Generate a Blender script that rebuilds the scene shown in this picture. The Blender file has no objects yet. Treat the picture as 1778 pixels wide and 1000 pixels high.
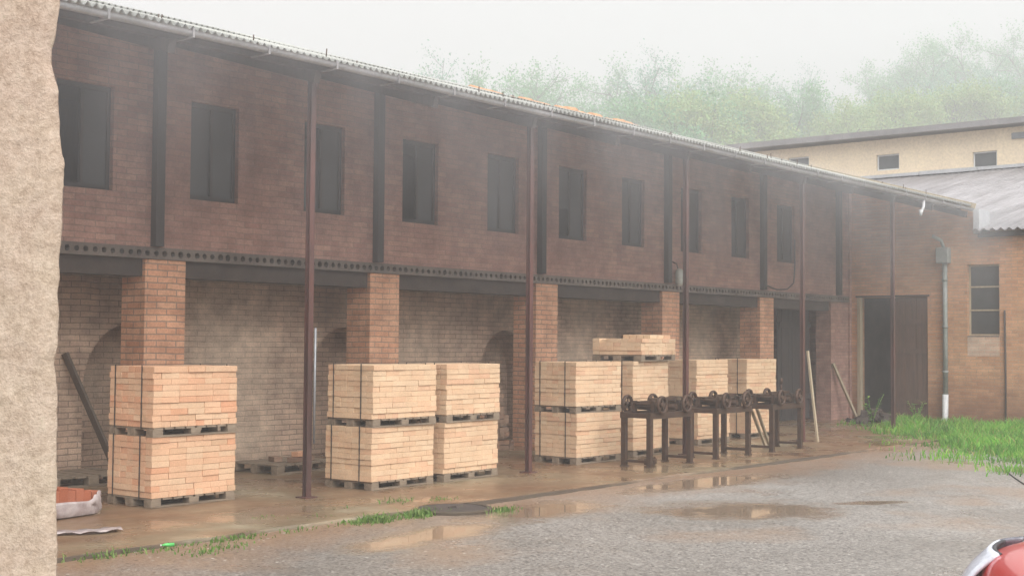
import bpy, bmesh, math, random
import numpy as np
from mathutils import Vector, Matrix, noise as mn
random.seed(7); rng = np.random.default_rng(11)
S = bpy.context.scene
COL = S.collection

# ------------------------------------------------------------------ camera
EYE = 1.8
FWD = Vector((0.77059787, 0.63600225, 0.04098851))
RGT = Vector((0.6363003, -0.77140975, 0.00699406))
UPV = Vector((-0.03606718, -0.0206914, 0.99913514))
cam_d = bpy.data.cameras.new('camera'); cam = bpy.data.objects.new('camera', cam_d); COL.objects.link(cam)
m = Matrix((RGT, UPV, -FWD)).transposed().to_4x4(); m.translation = (0, 0, EYE)
cam.matrix_world = m
cam_d.sensor_width = 36; cam_d.lens = 36*2300/1778
cam_d.clip_start = 0.05; cam_d.clip_end = 2000
S.camera = cam

# ------------------------------------------------------------------ sky, sun, exposure
SUN_EL, SUN_AZ = math.radians(45), math.radians(-115)      # direction the light comes from (azimuth from +X)
w = bpy.data.worlds.new('World'); S.world = w; w.use_nodes = True
nt = w.node_tree; bg = nt.nodes['Background']
sky = nt.nodes.new('ShaderNodeTexSky'); sky.sky_type = 'NISHITA'; sky.sun_disc = False
sky.sun_elevation = SUN_EL; sky.sun_rotation = math.radians(90)-SUN_AZ
sky.air_density = 1.0; sky.dust_density = 6.0; sky.ozone_density = 1.0
hs = nt.nodes.new('ShaderNodeHueSaturation'); hs.inputs['Saturation'].default_value = 0.12
mx = nt.nodes.new('ShaderNodeMix'); mx.data_type = 'RGBA'; mx.inputs[0].default_value = 0.85
# overcast sky: about three times brighter overhead than at the horizon
tc = nt.nodes.new('ShaderNodeTexCoord'); sz = nt.nodes.new('ShaderNodeSeparateXYZ'); nt.links.new(tc.outputs['Generated'], sz.inputs[0])
mr = nt.nodes.new('ShaderNodeMapRange'); mr.inputs['From Min'].default_value = 0; mr.inputs['From Max'].default_value = 1; mr.inputs['To Min'].default_value = .98; mr.inputs['To Max'].default_value = 7.2
nt.links.new(sz.outputs[2], mr.inputs['Value'])
cc = nt.nodes.new('ShaderNodeCombineColor')
for k in range(3): nt.links.new(mr.outputs[0], cc.inputs[k])
nt.links.new(cc.outputs[0], mx.inputs[7])
nt.links.new(sky.outputs[0], hs.inputs['Color']); nt.links.new(hs.outputs[0], mx.inputs[6])
nt.links.new(mx.outputs[2], bg.inputs['Color']); bg.inputs['Strength'].default_value = 0.1
sl = bpy.data.lights.new('sun', 'SUN'); sl.energy = 1.5; sl.angle = math.radians(50); sl.color = (1, .97, .93)
so = bpy.data.objects.new('sun', sl); COL.objects.link(so); so.location = (0, -20, 40)
sd = Vector((math.cos(SUN_EL)*math.cos(SUN_AZ), math.cos(SUN_EL)*math.sin(SUN_AZ), math.sin(SUN_EL)))
so.rotation_euler = sd.to_track_quat('Z', 'Y').to_euler()
S.view_settings.view_transform = 'Standard'; S.view_settings.look = 'None'
S.view_settings.exposure = 1.69; S.view_settings.gamma = 1; S.view_settings.use_curve_mapping = False
S.render.engine = 'CYCLES'
S.cycles.use_denoising = True; S.cycles.max_bounces = 7; S.cycles.diffuse_bounces = 4; S.cycles.glossy_bounces = 3
S.cycles.volume_bounces = 1; S.cycles.sample_clamp_indirect = 6; S.cycles.caustics_reflective = False; S.cycles.caustics_refractive = False

# ------------------------------------------------------------------ helpers: objects
def tag(o, label=None, cat=None, group=None, kind=None):
    if label: o['label'] = label
    if cat: o['category'] = cat
    if group: o['group'] = group
    if kind: o['kind'] = kind
    return o
def thing(name, label, cat, loc=(0, 0, 0), rz=0, group=None):
    o = bpy.data.objects.new(name, None); COL.objects.link(o); o.empty_display_size = .2
    o.location = loc; o.rotation_euler = (0, 0, rz)
    return tag(o, label, cat, group)
def dup(root, loc=None, rz=None, label=None, group=None):
    r = root.copy(); COL.objects.link(r)
    if loc is not None: r.location = loc
    if rz is not None: r.rotation_euler = (0, 0, rz)
    if label: r['label'] = label
    if group: r['group'] = group
    for ch in list(root.children):
        c = ch.copy(); COL.objects.link(c); c.parent = r
        for g in list(ch.children):
            d = g.copy(); COL.objects.link(d); d.parent = c
    return r
class MB:
    def __init__(s): s.v = []; s.f = []; s.sm = []
    def add(s, vs, fs, smooth=False):
        n = len(s.v); s.v += [tuple(v) for v in vs]
        for f in fs: s.f.append(tuple(i+n for i in f)); s.sm.append(smooth)
    def box(s, a, b, jit=0, M=None):
        (x0, y0, z0), (x1, y1, z1) = a, b
        vs = [(x, y, z) for z in (z0, z1) for y in (y0, y1) for x in (x0, x1)]
        if jit: vs = [tuple(c+random.uniform(-jit, jit) for c in v) for v in vs]
        if M is not None: vs = [tuple(M @ Vector(v)) for v in vs]
        s.add(vs, [(0, 2, 3, 1), (4, 5, 7, 6), (0, 1, 5, 4), (2, 6, 7, 3), (0, 4, 6, 2), (1, 3, 7, 5)])
    def bar(s, p, q, wx, wy, up=(0, 0, 1)):
        p, q = Vector(p), Vector(q); d = (q-p); L = d.length; d.normalize(); u = Vector(up)
        if abs(d.dot(u)) > .95: u = Vector((0, 1, 0))
        a = d.cross(u).normalized(); b = a.cross(d)
        M = Matrix((a, b, d)).transposed().to_4x4(); M.translation = p
        s.box((-wx/2, -wy/2, 0), (wx/2, wy/2, L), M=M)
    def tube(s, pts, rad, n=10, cap=True, smooth=True):
        pts = [Vector(p) for p in pts]
        rad = rad if hasattr(rad, '__len__') else [rad]*len(pts)
        base = len(s.v); vs = []; fs = []
        prev = None
        for i, p in enumerate(pts):
            d = (pts[min(i+1, len(pts)-1)]-pts[max(i-1, 0)]).normalized()
            u = prev if prev is not None else (Vector((0, 0, 1)) if abs(d.z) < .9 else Vector((1, 0, 0)))
            a = (u-d*u.dot(d)).normalized(); b = d.cross(a); prev = a
            for k in range(n):
                t = 2*math.pi*k/n; vs.append(p+(a*math.cos(t)+b*math.sin(t))*rad[i])
        for i in range(len(pts)-1):
            for k in range(n):
                fs.append((i*n+k, i*n+(k+1) % n, (i+1)*n+(k+1) % n, (i+1)*n+k))
        s.add(vs, fs, smooth)
        if cap: s.add([], []); s.f += [tuple(base+k for k in range(n))[::-1], tuple(base+(len(pts)-1)*n+k for k in range(n))]; s.sm += [False, False]
    def ring(s, c, R, r, axis='y', n=22, k=8):
        vs = []; fs = []
        for i in range(n):
            t = 2*math.pi*i/n
            for j in range(k):
                q = 2*math.pi*j/k; rr = R+r*math.cos(q); h = r*1.4*math.sin(q)
                vs.append((c[0]+rr*math.cos(t), c[1]+h, c[2]+rr*math.sin(t)))
        for i in range(n):
            for j in range(k):
                fs.append((i*k+j, i*k+(j+1) % k, ((i+1) % n)*k+(j+1) % k, ((i+1) % n)*k+j))
        s.add(vs, fs, True)
    def build(s, name, mat, parent=None, world=False, bevel=0):
        me = bpy.data.meshes.new(name); me.from_pydata(s.v, [], s.f)
        me.polygons.foreach_set('use_smooth', s.sm); me.materials.append(mat); me.update()
        o = bpy.data.objects.new(name, me); COL.objects.link(o)
        if parent is not None:
            o.parent = parent
            if world and parent.parent is None and parent.type == 'EMPTY': o.location = -Vector(parent.location)
        if bevel:
            b = o.modifiers.new('bevel', 'BEVEL'); b.width = bevel; b.segments = 2; b.limit_method = 'ANGLE'
        return o

# ------------------------------------------------------------------ helpers: materials
class Mat:
    def __init__(s, name):
        s.m = bpy.data.materials.new(name); s.m.use_nodes = True; s.t = s.m.node_tree; s.b = s.t.nodes['Principled BSDF']
    def n(s, kind, **kw):
        nd = s.t.nodes.new(kind)
        for k, v in kw.items():
            if k.startswith('_'): setattr(nd, k[1:], v)
            else: nd.inputs[k.replace('__', ' ')].default_value = v
        return nd
    def l(s, a, b): s.t.links.new(a, b)
    def pos(s): return s.n('ShaderNodeNewGeometry').outputs['Position']
    def obj(s): return s.n('ShaderNodeTexCoord').outputs['Object']
    def noise(s, vec, scale, detail=4, rough=.6, sc3=None):
        if sc3:
            mp = s.n('ShaderNodeMapping'); mp.inputs['Scale'].default_value = sc3; s.l(vec, mp.inputs[0]); vec = mp.outputs[0]
        nd = s.n('ShaderNodeTexNoise', Scale=scale, Detail=detail, Roughness=rough); s.l(vec, nd.inputs['Vector']); return nd.outputs['Fac']
    def ramp(s, fac, stops):
        r = s.n('ShaderNodeValToRGB'); e = r.color_ramp.elements
        while len(e) < len(stops): e.new(.5)
        for el, (p, c) in zip(e, stops): el.position = p; el.color = (*c, 1) if len(c) == 3 else c
        s.l(fac, r.inputs[0]); return r.outputs[0]
    def mix(s, fac, a, b, mode='MIX'):
        nd = s.n('ShaderNodeMix', _data_type='RGBA', _blend_type=mode)
        for i, v in ((0, fac), (6, a), (7, b)):
            if hasattr(v, 'is_output'): s.l(v, nd.inputs[i])
            else: nd.inputs[i].default_value = v if i == 0 else ((*v, 1) if len(v) == 3 else v)
        return nd.outputs[2]
    def math(s, op, a, b=0, clamp=False):
        nd = s.n('ShaderNodeMath', _operation=op, _use_clamp=clamp)
        for i, v in enumerate((a, b)):
            if hasattr(v, 'is_output'): s.l(v, nd.inputs[i])
            else: nd.inputs[i].default_value = v
        return nd.outputs[0]
    def bump(s, h, strength=.4, dist=.01):
        nd = s.n('ShaderNodeBump', Strength=strength, Distance=dist); s.l(h, nd.inputs['Height']); s.l(nd.outputs[0], s.b.inputs['Normal'])
    def out(s, col=None, rough=None, metal=None, spec=None):
        for k, v in (('Base Color', col), ('Roughness', rough), ('Metallic', metal), ('Specular IOR Level', spec)):
            if v is None: continue
            if hasattr(v, 'is_output'): s.l(v, s.b.inputs[k])
            else: s.b.inputs[k].default_value = (*v, 1) if isinstance(v, tuple) else v
        return s.m

def brick_mat(name, c1, c2, mortar, stain=(.10, .075, .06), stain_amt=.6, bw=.29, rh=.078, ms=.007, vary=.5, bumpd=.012, dirt_z=None):
    M = Mat(name); p = M.pos()
    sx = M.n('ShaderNodeSeparateXYZ'); M.l(p, sx.inputs[0])
    nrm = M.n('ShaderNodeNewGeometry').outputs['True Normal']; sn = M.n('ShaderNodeSeparateXYZ'); M.l(nrm, sn.inputs[0])
    isx = M.math('GREATER_THAN', M.math('ABSOLUTE', sn.outputs[0]), .6)
    u = M.math('ADD', M.math('MULTIPLY', sx.outputs[0], M.math('SUBTRACT', 1, isx)), M.math('MULTIPLY', sx.outputs[1], isx))
    cb = M.n('ShaderNodeCombineXYZ'); M.l(u, cb.inputs[0]); M.l(sx.outputs[2], cb.inputs[1])
    wob = M.n('ShaderNodeTexNoise', Scale=2.3, Detail=2); M.l(p, wob.inputs['Vector'])
    vm = M.n('ShaderNodeVectorMath', _operation='SCALE'); M.l(wob.outputs['Color'], vm.inputs[0]); vm.inputs['Scale'].default_value = .03
    va = M.n('ShaderNodeVectorMath', _operation='ADD'); M.l(cb.outputs[0], va.inputs[0]); M.l(vm.outputs[0], va.inputs[1])
    bt = M.n('ShaderNodeTexBrick', _offset=.5, Scale=1.0); bt.inputs['Brick Width'].default_value = bw; bt.inputs['Row Height'].default_value = rh
    bt.inputs['Mortar Size'].default_value = ms; bt.inputs['Mortar Smooth'].default_value = .3; bt.inputs['Bias'].default_value = 0
    bt.inputs['Color1'].default_value = (*c1, 1); bt.inputs['Color2'].default_value = (*c2, 1); bt.inputs['Mortar'].default_value = (*mortar, 1)
    M.l(va.outputs[0], bt.inputs['Vector'])
    n1 = M.noise(p, .45, 5, .65); n2 = M.noise(p, 3.2, 4, .6); n3 = M.noise(p, 38, 3, .6)
    col = M.mix(M.math('MULTIPLY', M.ramp(n1, [(.42, (0, 0, 0)), (.68, (1, 1, 1))]), stain_amt), bt.outputs['Color'], stain)
    col = M.mix(vary, col, M.ramp(n2, [(.3, (.45, .42, .4)), (.7, (1.25, 1.2, 1.15))]), 'MULTIPLY')
    col = M.mix(.5, col, M.ramp(n3, [(.3, (.7, .7, .7)), (.7, (1.2, 1.2, 1.2))]), 'MULTIPLY')
    if dirt_z:
        f = M.math('MULTIPLY', M.math('SUBTRACT', dirt_z[1], M.math('ADD', sx.outputs[2], M.math('MULTIPLY', n2, .5))), 1/(dirt_z[1]-dirt_z[0]), True)
        col = M.mix(M.math('MULTIPLY', f, dirt_z[3]), col, dirt_z[2])
    h = M.math('ADD', M.math('MULTIPLY', bt.outputs['Fac'], -1), M.math('MULTIPLY', n3, .5))
    M.bump(h, .6, bumpd)
    return M.out(col, .85, spec=.25)

def plain_mat(name, c, c2=None, scale=6, rough=.7, metal=0, bump=.2, bs=60, spec=.4, sc3=None, world=False):
    M = Mat(name); p = M.pos() if world else M.obj(); c2 = c2 or tuple(x*.6 for x in c)
    n = M.noise(p, scale, 6, .65, sc3); n2 = M.noise(p, bs, 3, .6, sc3)
    col = M.mix(M.ramp(n, [(.35, (0, 0, 0)), (.68, (1, 1, 1))]), c, c2)
    col = M.mix(.35, col, M.ramp(n2, [(.3, (.6, .6, .6)), (.7, (1.25, 1.25, 1.25))]), 'MULTIPLY')
    if bump: M.bump(n2, bump, .01)
    return M.out(col, rough, metal, spec)

MAT = {}
MAT['upper'] = brick_mat('upper_brickwork', (.49, .30, .245), (.38, .215, .18), (.31, .22, .19), stain=(.32, .18, .155), stain_amt=.7)
MAT['pier'] = brick_mat('pier_brickwork', (.74, .43, .28), (.62, .32, .20), (.36, .26, .20), stain=(.64, .40, .27), stain_amt=.5, bw=.30, rh=.082, ms=.009)
MAT['kiln'] = brick_mat('kiln_brickwork', (.64, .475, .36), (.52, .37, .28), (.31, .24, .19), stain=(.66, .54, .42), stain_amt=.8, vary=.6, bumpd=.03)
MAT['right'] = brick_mat('yard_building_brickwork', (.68, .38, .22), (.54, .28, .16), (.44, .33, .24), stain=(.60, .43, .27), stain_amt=.45, vary=.3, bw=.27, rh=.075, dirt_z=(.2, 1.5, (.13, .055, .035), .8))
MAT['patch'] = brick_mat('infill_brickwork', (.72, .52, .40), (.60, .40, .30), (.62, .55, .46), stain=(.68, .60, .50), stain_amt=.6)
MAT['concrete'] = plain_mat('old_concrete', (.24, .22, .20), (.13, .12, .115), 3, .85, bs=40)
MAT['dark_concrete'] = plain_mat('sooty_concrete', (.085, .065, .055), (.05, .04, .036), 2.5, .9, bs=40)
MAT['hollow'] = plain_mat('hollow_block_clay', (.21, .175, .15), (.11, .09, .08), 1.2, .85, bs=45)
MAT['black_steel'] = plain_mat('tarred_timber', (.035, .032, .034), (.06, .05, .048), 3, .7, bs=50, sc3=(1, 1, .2))
MAT['red_steel'] = plain_mat('red_oxide_steel', (.13, .05, .04), (.055, .038, .035), 3.0, .5, bs=45, sc3=(1, 1, .3))
MAT['rust'] = plain_mat('rusty_iron', (.065, .042, .032), (.10, .052, .03), 9, .55, .35, bs=80)
MAT['timber'] = plain_mat('grey_timber', (.30, .235, .17), (.17, .13, .095), 4, .8, bs=30, sc3=(.6, 4, 4))
MAT['old_timber'] = plain_mat('weathered_timber', (.52, .44, .31), (.36, .29, .20), 5, .8, bs=30, sc3=(5, 5, .6))
MAT['dark_timber'] = plain_mat('dark_timber', (.075, .055, .045), (.045, .035, .03), 5, .8, bs=30, sc3=(5, 5, .6))
MAT['mid_timber'] = plain_mat('damp_timber', (.15, .115, .09), (.10, .08, .065), 5, .8, bs=30, sc3=(5, 5, .6))
MAT['gutter_zinc'] = plain_mat('gutter_zinc', (.47, .475, .50), (.30, .31, .31), 1.6, .4, .2, bs=26)
MAT['zinc'] = plain_mat('weathered_zinc', (.34, .35, .37), (.22, .23, .24), 3, .45, .5, bs=30)
MAT['grey_pvc'] = plain_mat('grey_pipe', (.33, .35, .34), (.22, .25, .23), 3, .5, bs=20, bump=.05)
MAT['white_pvc'] = plain_mat('white_pipe', (.72, .73, .74), (.55, .56, .58), 3, .4, bs=20, bump=.05)
MAT['strap'] = plain_mat('strap_band', (.05, .045, .045), (.07, .06, .055), 6, .5, bs=40)
MAT['beige'] = plain_mat('beige_render', (.80, .67, .48), (.70, .58, .43), .7, .9, bs=12, bump=.1, world=True)
MAT['fascia'] = plain_mat('bitumen_fascia', (.32, .31, .315), (.20, .195, .20), 1.2, .8, bs=20, world=True)
MAT['flash'] = plain_mat('pale_flashing', (.52, .53, .55), (.40, .41, .42), 1.5, .5, bs=18, world=True)
MAT['tile'] = plain_mat('orange_ridge_clay', (.60, .31, .15), (.46, .25, .14), 8, .8, bs=30)
MAT['film'] = plain_mat('white_plastic_sheet', (.50, .44, .43), (.30, .235, .225), 4, .25, bs=14, bump=.5)
MAT['lamp_grey'] = plain_mat('pale_grey_enamel', (.50, .53, .48), (.40, .43, .40), 6, .5, bs=20, bump=.05)

def roof_mat(name, c, c2, moss, streak=None):
    M = Mat(name); p = M.pos(); a = M.noise(p, .8, 6, .7); b = M.noise(p, 25, 4, .65); d = M.noise(p, 5, 5, .7)
    col = M.mix(M.ramp(a, [(.35, (0, 0, 0)), (.7, (1, 1, 1))]), c, c2)
    col = M.mix(M.ramp(d, [(.58, (0, 0, 0)), (.72, (1, 1, 1))]), col, moss)
    col = M.mix(.5, col, M.ramp(b, [(.3, (.6, .6, .6)), (.7, (1.25, 1.25, 1.25))]), 'MULTIPLY')
    if streak: col = M.mix(.8, col, M.ramp(M.noise(p, 1.0, 3, .6, streak), [(.3, (.62, .6, .6)), (.55, (1, 1, 1)), (.7, (1.2, 1.2, 1.2))]), 'MULTIPLY')
    M.bump(b, .2, .01); return M.out(col, .55, spec=.4)
MAT['kiln_roof'] = roof_mat('fibre_cement_roof', (.52, .52, .49), (.34, .35, .31), (.22, .24, .15))
MAT['yard_roof'] = roof_mat('grey_corrugated_roof', (.33, .315, .325), (.25, .24, .25), (.20, .195, .185), (.25, 3.4, 1))

def pack_mat(name, stops):
    M = Mat(name); g = M.n('ShaderNodeNewGeometry'); oi = M.n('ShaderNodeObjectInfo')
    rnd = M.math('FRACT', M.math('ADD', g.outputs['Random Per Island'], oi.outputs['Random']))
    p = M.obj(); a = M.noise(p, 55, 4, .65); b = M.noise(p, 2.2, 3, .6)
    col = M.ramp(rnd, stops)
    col = M.mix(.55, col, M.ramp(b, [(.3, (.78, .74, .7)), (.7, (1.12, 1.1, 1.08))]), 'MULTIPLY')
    col = M.mix(.5, col, M.ramp(a, [(.3, (.75, .72, .7)), (.7, (1.2, 1.2, 1.2))]), 'MULTIPLY')
    M.bump(a, .35, .006); return M.out(col, .75, spec=.3)
MAT['pack_orange'] = pack_mat('salmon_bricks', [(0, (.68, .42, .27)), (.35, (.71, .46, .30)), (.65, (.69, .49, .33)), (.92, (.67, .36, .22)), (1, (.62, .43, .28))])
MAT['pack_cream'] = pack_mat('cream_bricks', [(0, (.70, .50, .33)), (.4, (.73, .545, .37)), (.75, (.71, .49, .32)), (.94, (.69, .44, .29)), (1, (.74, .58, .40))])
MAT['old_bricks'] = pack_mat('old_bricks', [(0, (.26, .17, .12)), (.4, (.33, .22, .155)), (.75, (.22, .15, .115)), (1, (.42, .24, .15))])
MAT['red_tiles'] = pack_mat('wet_red_bricks', [(0, (.36, .115, .06)), (.5, (.43, .15, .08)), (1, (.30, .10, .06))])

def glass_mat(name, c, rough=.15):
    M = Mat(name); p = M.pos(); n = M.noise(p, 4, 3)
    M.b.inputs['Coat Weight'].default_value = .3
    return M.out(M.mix(n, c, tuple(x*1.7 for x in c)), rough, spec=.5)
MAT['dark_opening'] = glass_mat('dark_opening', (.022, .024, .027), .55)  # near-black colour for the shade seen in the upper window openings
MAT['glass'] = glass_mat('dusty_glass', (.05, .055, .058))

def plaster_mat():
    M = Mat('rough_plaster'); p = M.pos()
    a = M.noise(p, 24, 6, .75); b = M.noise(p, 60, 5, .65); c = M.noise(p, 190, 3, .6); d = M.noise(p, 2.0, 4, .6)
    col = M.ramp(a, [(.28, (.34, .255, .20)), (.45, (.445, .345, .28)), (.6, (.50, .40, .335)), (.75, (.465, .40, .31))])
    col = M.mix(M.ramp(d, [(.4, (0, 0, 0)), (.7, (.45, .45, .45))]), col, (.50, .45, .33))
    col = M.mix(.6, col, M.ramp(b, [(.25, (.62, .58, .52)), (.55, (1.05, 1.04, 1.02)), (.8, (1.2, 1.2, 1.2))]), 'MULTIPLY')
    col = M.mix(.35, col, M.ramp(c, [(.3, (.7, .7, .7)), (.7, (1.2, 1.2, 1.2))]), 'MULTIPLY')
    M.bump(M.math('ADD', M.math('MULTIPLY', b, 1.0), M.math('MULTIPLY', c, .35)), .5, .012)
    return M.out(col, .9, spec=.2)
MAT['plaster'] = plaster_mat()

def yard_mat():
    M = Mat('wet_gravel_yard'); p = M.pos(); sx = M.n('ShaderNodeSeparateXYZ'); M.l(p, sx.inputs[0])
    big = M.noise(p, .16, 5, .6); mid = M.noise(p, .8, 5, .65); fine = M.noise(p, 30, 4, .7); vo = M.n('ShaderNodeTexVoronoi', Scale=42.0); M.l(p, vo.inputs['Vector'])
    vo2 = M.n('ShaderNodeTexVoronoi', Scale=13.0); M.l(p, vo2.inputs['Vector'])
    col = M.ramp(M.math('ADD', M.math('MULTIPLY', fine, .6), M.math('MULTIPLY', vo.outputs['Color'], .4)), [(.25, (.09, .084, .078)), (.5, (.25, .238, .224)), (.8, (.46, .445, .425))])
    col = M.mix(.8, col, M.ramp(big, [(.36, (.62, .57, .52)), (.52, (.95, .9, .86)), (.66, (1.3, 1.28, 1.26))]), 'MULTIPLY')
    # orange brick mud washed out from the apron
    dist = M.math('SUBTRACT', 9.9, M.math('ADD', sx.outputs[1], M.math('MULTIPLY', M.math('SUBTRACT', mid, .5), 3.0)))
    mud = M.math('SUBTRACT', 1.0, M.math('MULTIPLY', dist, .62), True)
    col = M.mix(M.math('MULTIPLY', mud, .85), col, M.ramp(fine, [(.3, (.19, .105, .06)), (.7, (.33, .20, .12))]))
    patch = M.ramp(M.noise(p, .42, 4, .55), [(.55, (0, 0, 0)), (.66, (.6, .6, .6))])
    col = M.mix(patch, col, (.27, .18, .12))
    peb = M.ramp(vo2.outputs['Distance'], [(.16, (1, 1, 1)), (.22, (0, 0, 0))])
    pc = M.ramp(vo2.outputs['Color'], [(.3, (.04, .035, .03)), (.6, (.12, .1, .09)), (.9, (.6, .57, .52))])
    col = M.mix(M.math('MULTIPLY', peb, .9), col, pc)
    # puddles: one placed hollow and a few thin films of water
    def ell(cx, cy, ax, ay, ang):
        mp = M.n('ShaderNodeMapping', _vector_type='TEXTURE'); mp.inputs['Location'].default_value = (cx, cy, 0); mp.inputs['Rotation'].default_value = (0, 0, ang); mp.inputs['Scale'].default_value = (ax, ay, 1)
        M.l(p, mp.inputs[0]); s2 = M.n('ShaderNodeSeparateXYZ'); M.l(mp.outputs[0], s2.inputs[0])
        return M.math('SQRT', M.math('ADD', M.math('POWER', s2.outputs[0], 2), M.math('POWER', s2.outputs[1], 2)))
    wob = M.math('MULTIPLY', M.math('SUBTRACT', M.noise(p, 1.6, 4, .6), .5), 1.5)
    pud = None
    for e in ((12.95, 7.35, 1.15, .85, math.radians(-40)), (15.2, 9.2, 1.9, .5, math.radians(-4)), (11.4, 9.0, 1.3, .55, .1), (14.6, 6.6, .5, .2, -.6), (9.3, 8.6, 1.2, .4, .1)):
        q = M.math('SUBTRACT', 1.15, M.math('ADD', ell(*e), wob)); q = M.math('MULTIPLY', q, 1.5, True)
        pud = q if pud is None else M.math('MAXIMUM', pud, q)
    film = M.math('MULTIPLY', M.math('SUBTRACT', mid, .5), 3.2, True)
    film = M.math('MULTIPLY', film, .8)
    wet = M.math('MAXIMUM', pud, film, True)
    col = M.mix(M.math('MULTIPLY', pud, .75), col, (.24, .17, .11))
    rough = M.math('SUBTRACT', .42, M.math('MULTIPLY', wet, .37), True)
    h = M.math('ADD', M.math('MULTIPLY', vo.outputs['Distance'], 1.0), M.math('ADD', M.math('MULTIPLY', fine, .8), M.math('MULTIPLY', peb, .8)))
    nd = M.n('ShaderNodeBump', Distance=.02); M.l(h, nd.inputs['Height']); M.l(M.math('MULTIPLY', M.math('SUBTRACT', 1.0, wet, True), .38), nd.inputs['Strength']); M.l(nd.outputs[0], M.b.inputs['Normal'])
    return M.out(col, rough, spec=.5)
MAT['yard'] = yard_mat()

def apron_mat():
    M = Mat('muddy_concrete_apron'); p = M.pos()
    a = M.noise(p, .55, 5, .6); b = M.noise(p, 2.4, 5, .65, (.5, 1.2, 1)); f = M.noise(p, 34, 4, .7)
    col = M.ramp(a, [(.36, (.20, .115, .065)), (.48, (.215, .14, .085)), (.6, (.235, .18, .115)), (.74, (.36, .33, .24))])
    col = M.mix(.6, col, M.ramp(b, [(.3, (.6, .56, .52)), (.7, (1.25, 1.2, 1.15))]), 'MULTIPLY')
    col = M.mix(.4, col, M.ramp(f, [(.3, (.65, .65, .65)), (.7, (1.2, 1.2, 1.2))]), 'MULTIPLY')
    gr = M.ramp(M.noise(p, 3.1, 5, .7), [(.62, (0, 0, 0)), (.72, (.7, .7, .7))])
    col = M.mix(gr, col, (.10, .13, .04))
    wet = M.ramp(M.noise(p, .8, 4, .6), [(.40, (1, 1, 1)), (.58, (0, 0, 0))])
    rough = M.math('SUBTRACT', .5, M.math('MULTIPLY', wet, .36), True)
    nd = M.n('ShaderNodeBump', Distance=.008); M.l(f, nd.inputs['Height']); M.l(M.math('SUBTRACT', .35, M.math('MULTIPLY', wet, .3)), nd.inputs['Strength']); M.l(nd.outputs[0], M.b.inputs['Normal'])
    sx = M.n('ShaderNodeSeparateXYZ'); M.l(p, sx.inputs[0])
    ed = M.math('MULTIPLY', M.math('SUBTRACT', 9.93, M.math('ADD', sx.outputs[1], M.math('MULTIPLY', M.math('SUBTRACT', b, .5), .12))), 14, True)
    col = M.mix(M.math('MULTIPLY', ed, .9), col, (.06, .045, .032))  # step shadow and joint dirt painted as one dark line along the edge
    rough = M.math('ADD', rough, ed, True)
    return M.out(col, rough, spec=.5)
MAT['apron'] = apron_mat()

def leaf_mat(name, a, b, c, trans=.25, straw=None):
    M = Mat(name); g = M.n('ShaderNodeNewGeometry'); oi = M.n('ShaderNodeObjectInfo')
    r = M.math('FRACT', M.math('ADD', g.outputs['Random Per Island'], M.math('MULTIPLY', oi.outputs['Random'], .35)))
    col = M.ramp(r, [(0, a), (.5, b), (1, c)] if not straw else [(0, a), (.45, b), (.86, c), (.93, straw), (1, straw)])
    M.b.inputs['Transmission Weight'].default_value = 0
    M.b.inputs['Subsurface Weight'].default_value = 0
    M.out(col, .55, spec=.3)
    tr = M.n('ShaderNodeBsdfTranslucent'); M.l(col, tr.inputs['Color'])
    ms = M.n('ShaderNodeMixShader', Fac=trans); M.l(M.b.outputs[0], ms.inputs[1]); M.l(tr.outputs[0], ms.inputs[2])
    M.l(ms.outputs[0], M.t.nodes['Material Output'].inputs['Surface']); return M.m
MAT['grass'] = leaf_mat('yard_grass', (.09, .25, .03), (.14, .33, .035), (.24, .39, .065))
def grass_mat():
    m_ = leaf_mat('yard_grass', (.11, .34, .05), (.20, .52, .06), (.34, .56, .12), .35, (.42, .38, .17)); t = m_.node_tree
    g = t.nodes.new('ShaderNodeNewGeometry'); n = t.nodes.new('ShaderNodeTexNoise'); n.inputs['Scale'].default_value = .9; n.inputs['Detail'].default_value = 4; t.links.new(g.outputs['Position'], n.inputs['Vector'])
    r = t.nodes.new('ShaderNodeValToRGB'); r.color_ramp.elements[0].position = .35; r.color_ramp.elements[0].color = (.42, .5, .45, 1); r.color_ramp.elements[1].position = .65; r.color_ramp.elements[1].color = (1.15, 1.1, 1, 1); t.links.new(n.outputs['Fac'], r.inputs[0])
    for l in list(t.links):
        if l.from_node.type == 'VALTORGB' and l.to_socket.name in ('Base Color', 'Color') and l.to_node.type in ('BSDF_PRINCIPLED', 'BSDF_TRANSLUCENT'):
            mxn = t.nodes.new('ShaderNodeMix'); mxn.data_type = 'RGBA'; mxn.blend_type = 'MULTIPLY'; mxn.inputs[0].default_value = 1; src, dst = l.from_socket, l.to_socket
            t.links.new(src, mxn.inputs[6]); t.links.new(r.outputs[0], mxn.inputs[7]); t.links.new(mxn.outputs[2], dst)
    return m_
MAT['grass'] = grass_mat(); MAT['weed'] = leaf_mat('kerb_weed', (.08, .17, .035), (.13, .24, .05), (.22, .28, .09), .25)
MAT['leaf_a'] = leaf_mat('green_leaves', (.10, .28, .12), (.13, .34, .13), (.18, .38, .14))
MAT['leaf_b'] = leaf_mat('yellowing_leaves', (.20, .35, .10), (.26, .40, .12), (.34, .40, .12))
MAT['leaf_c'] = leaf_mat('blue_green_leaves', (.09, .27, .18), (.12, .32, .20), (.15, .36, .21))
MAT['bark'] = plain_mat('bark', (.05, .042, .038), (.03, .026, .022), 3, .9, bs=20)

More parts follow.
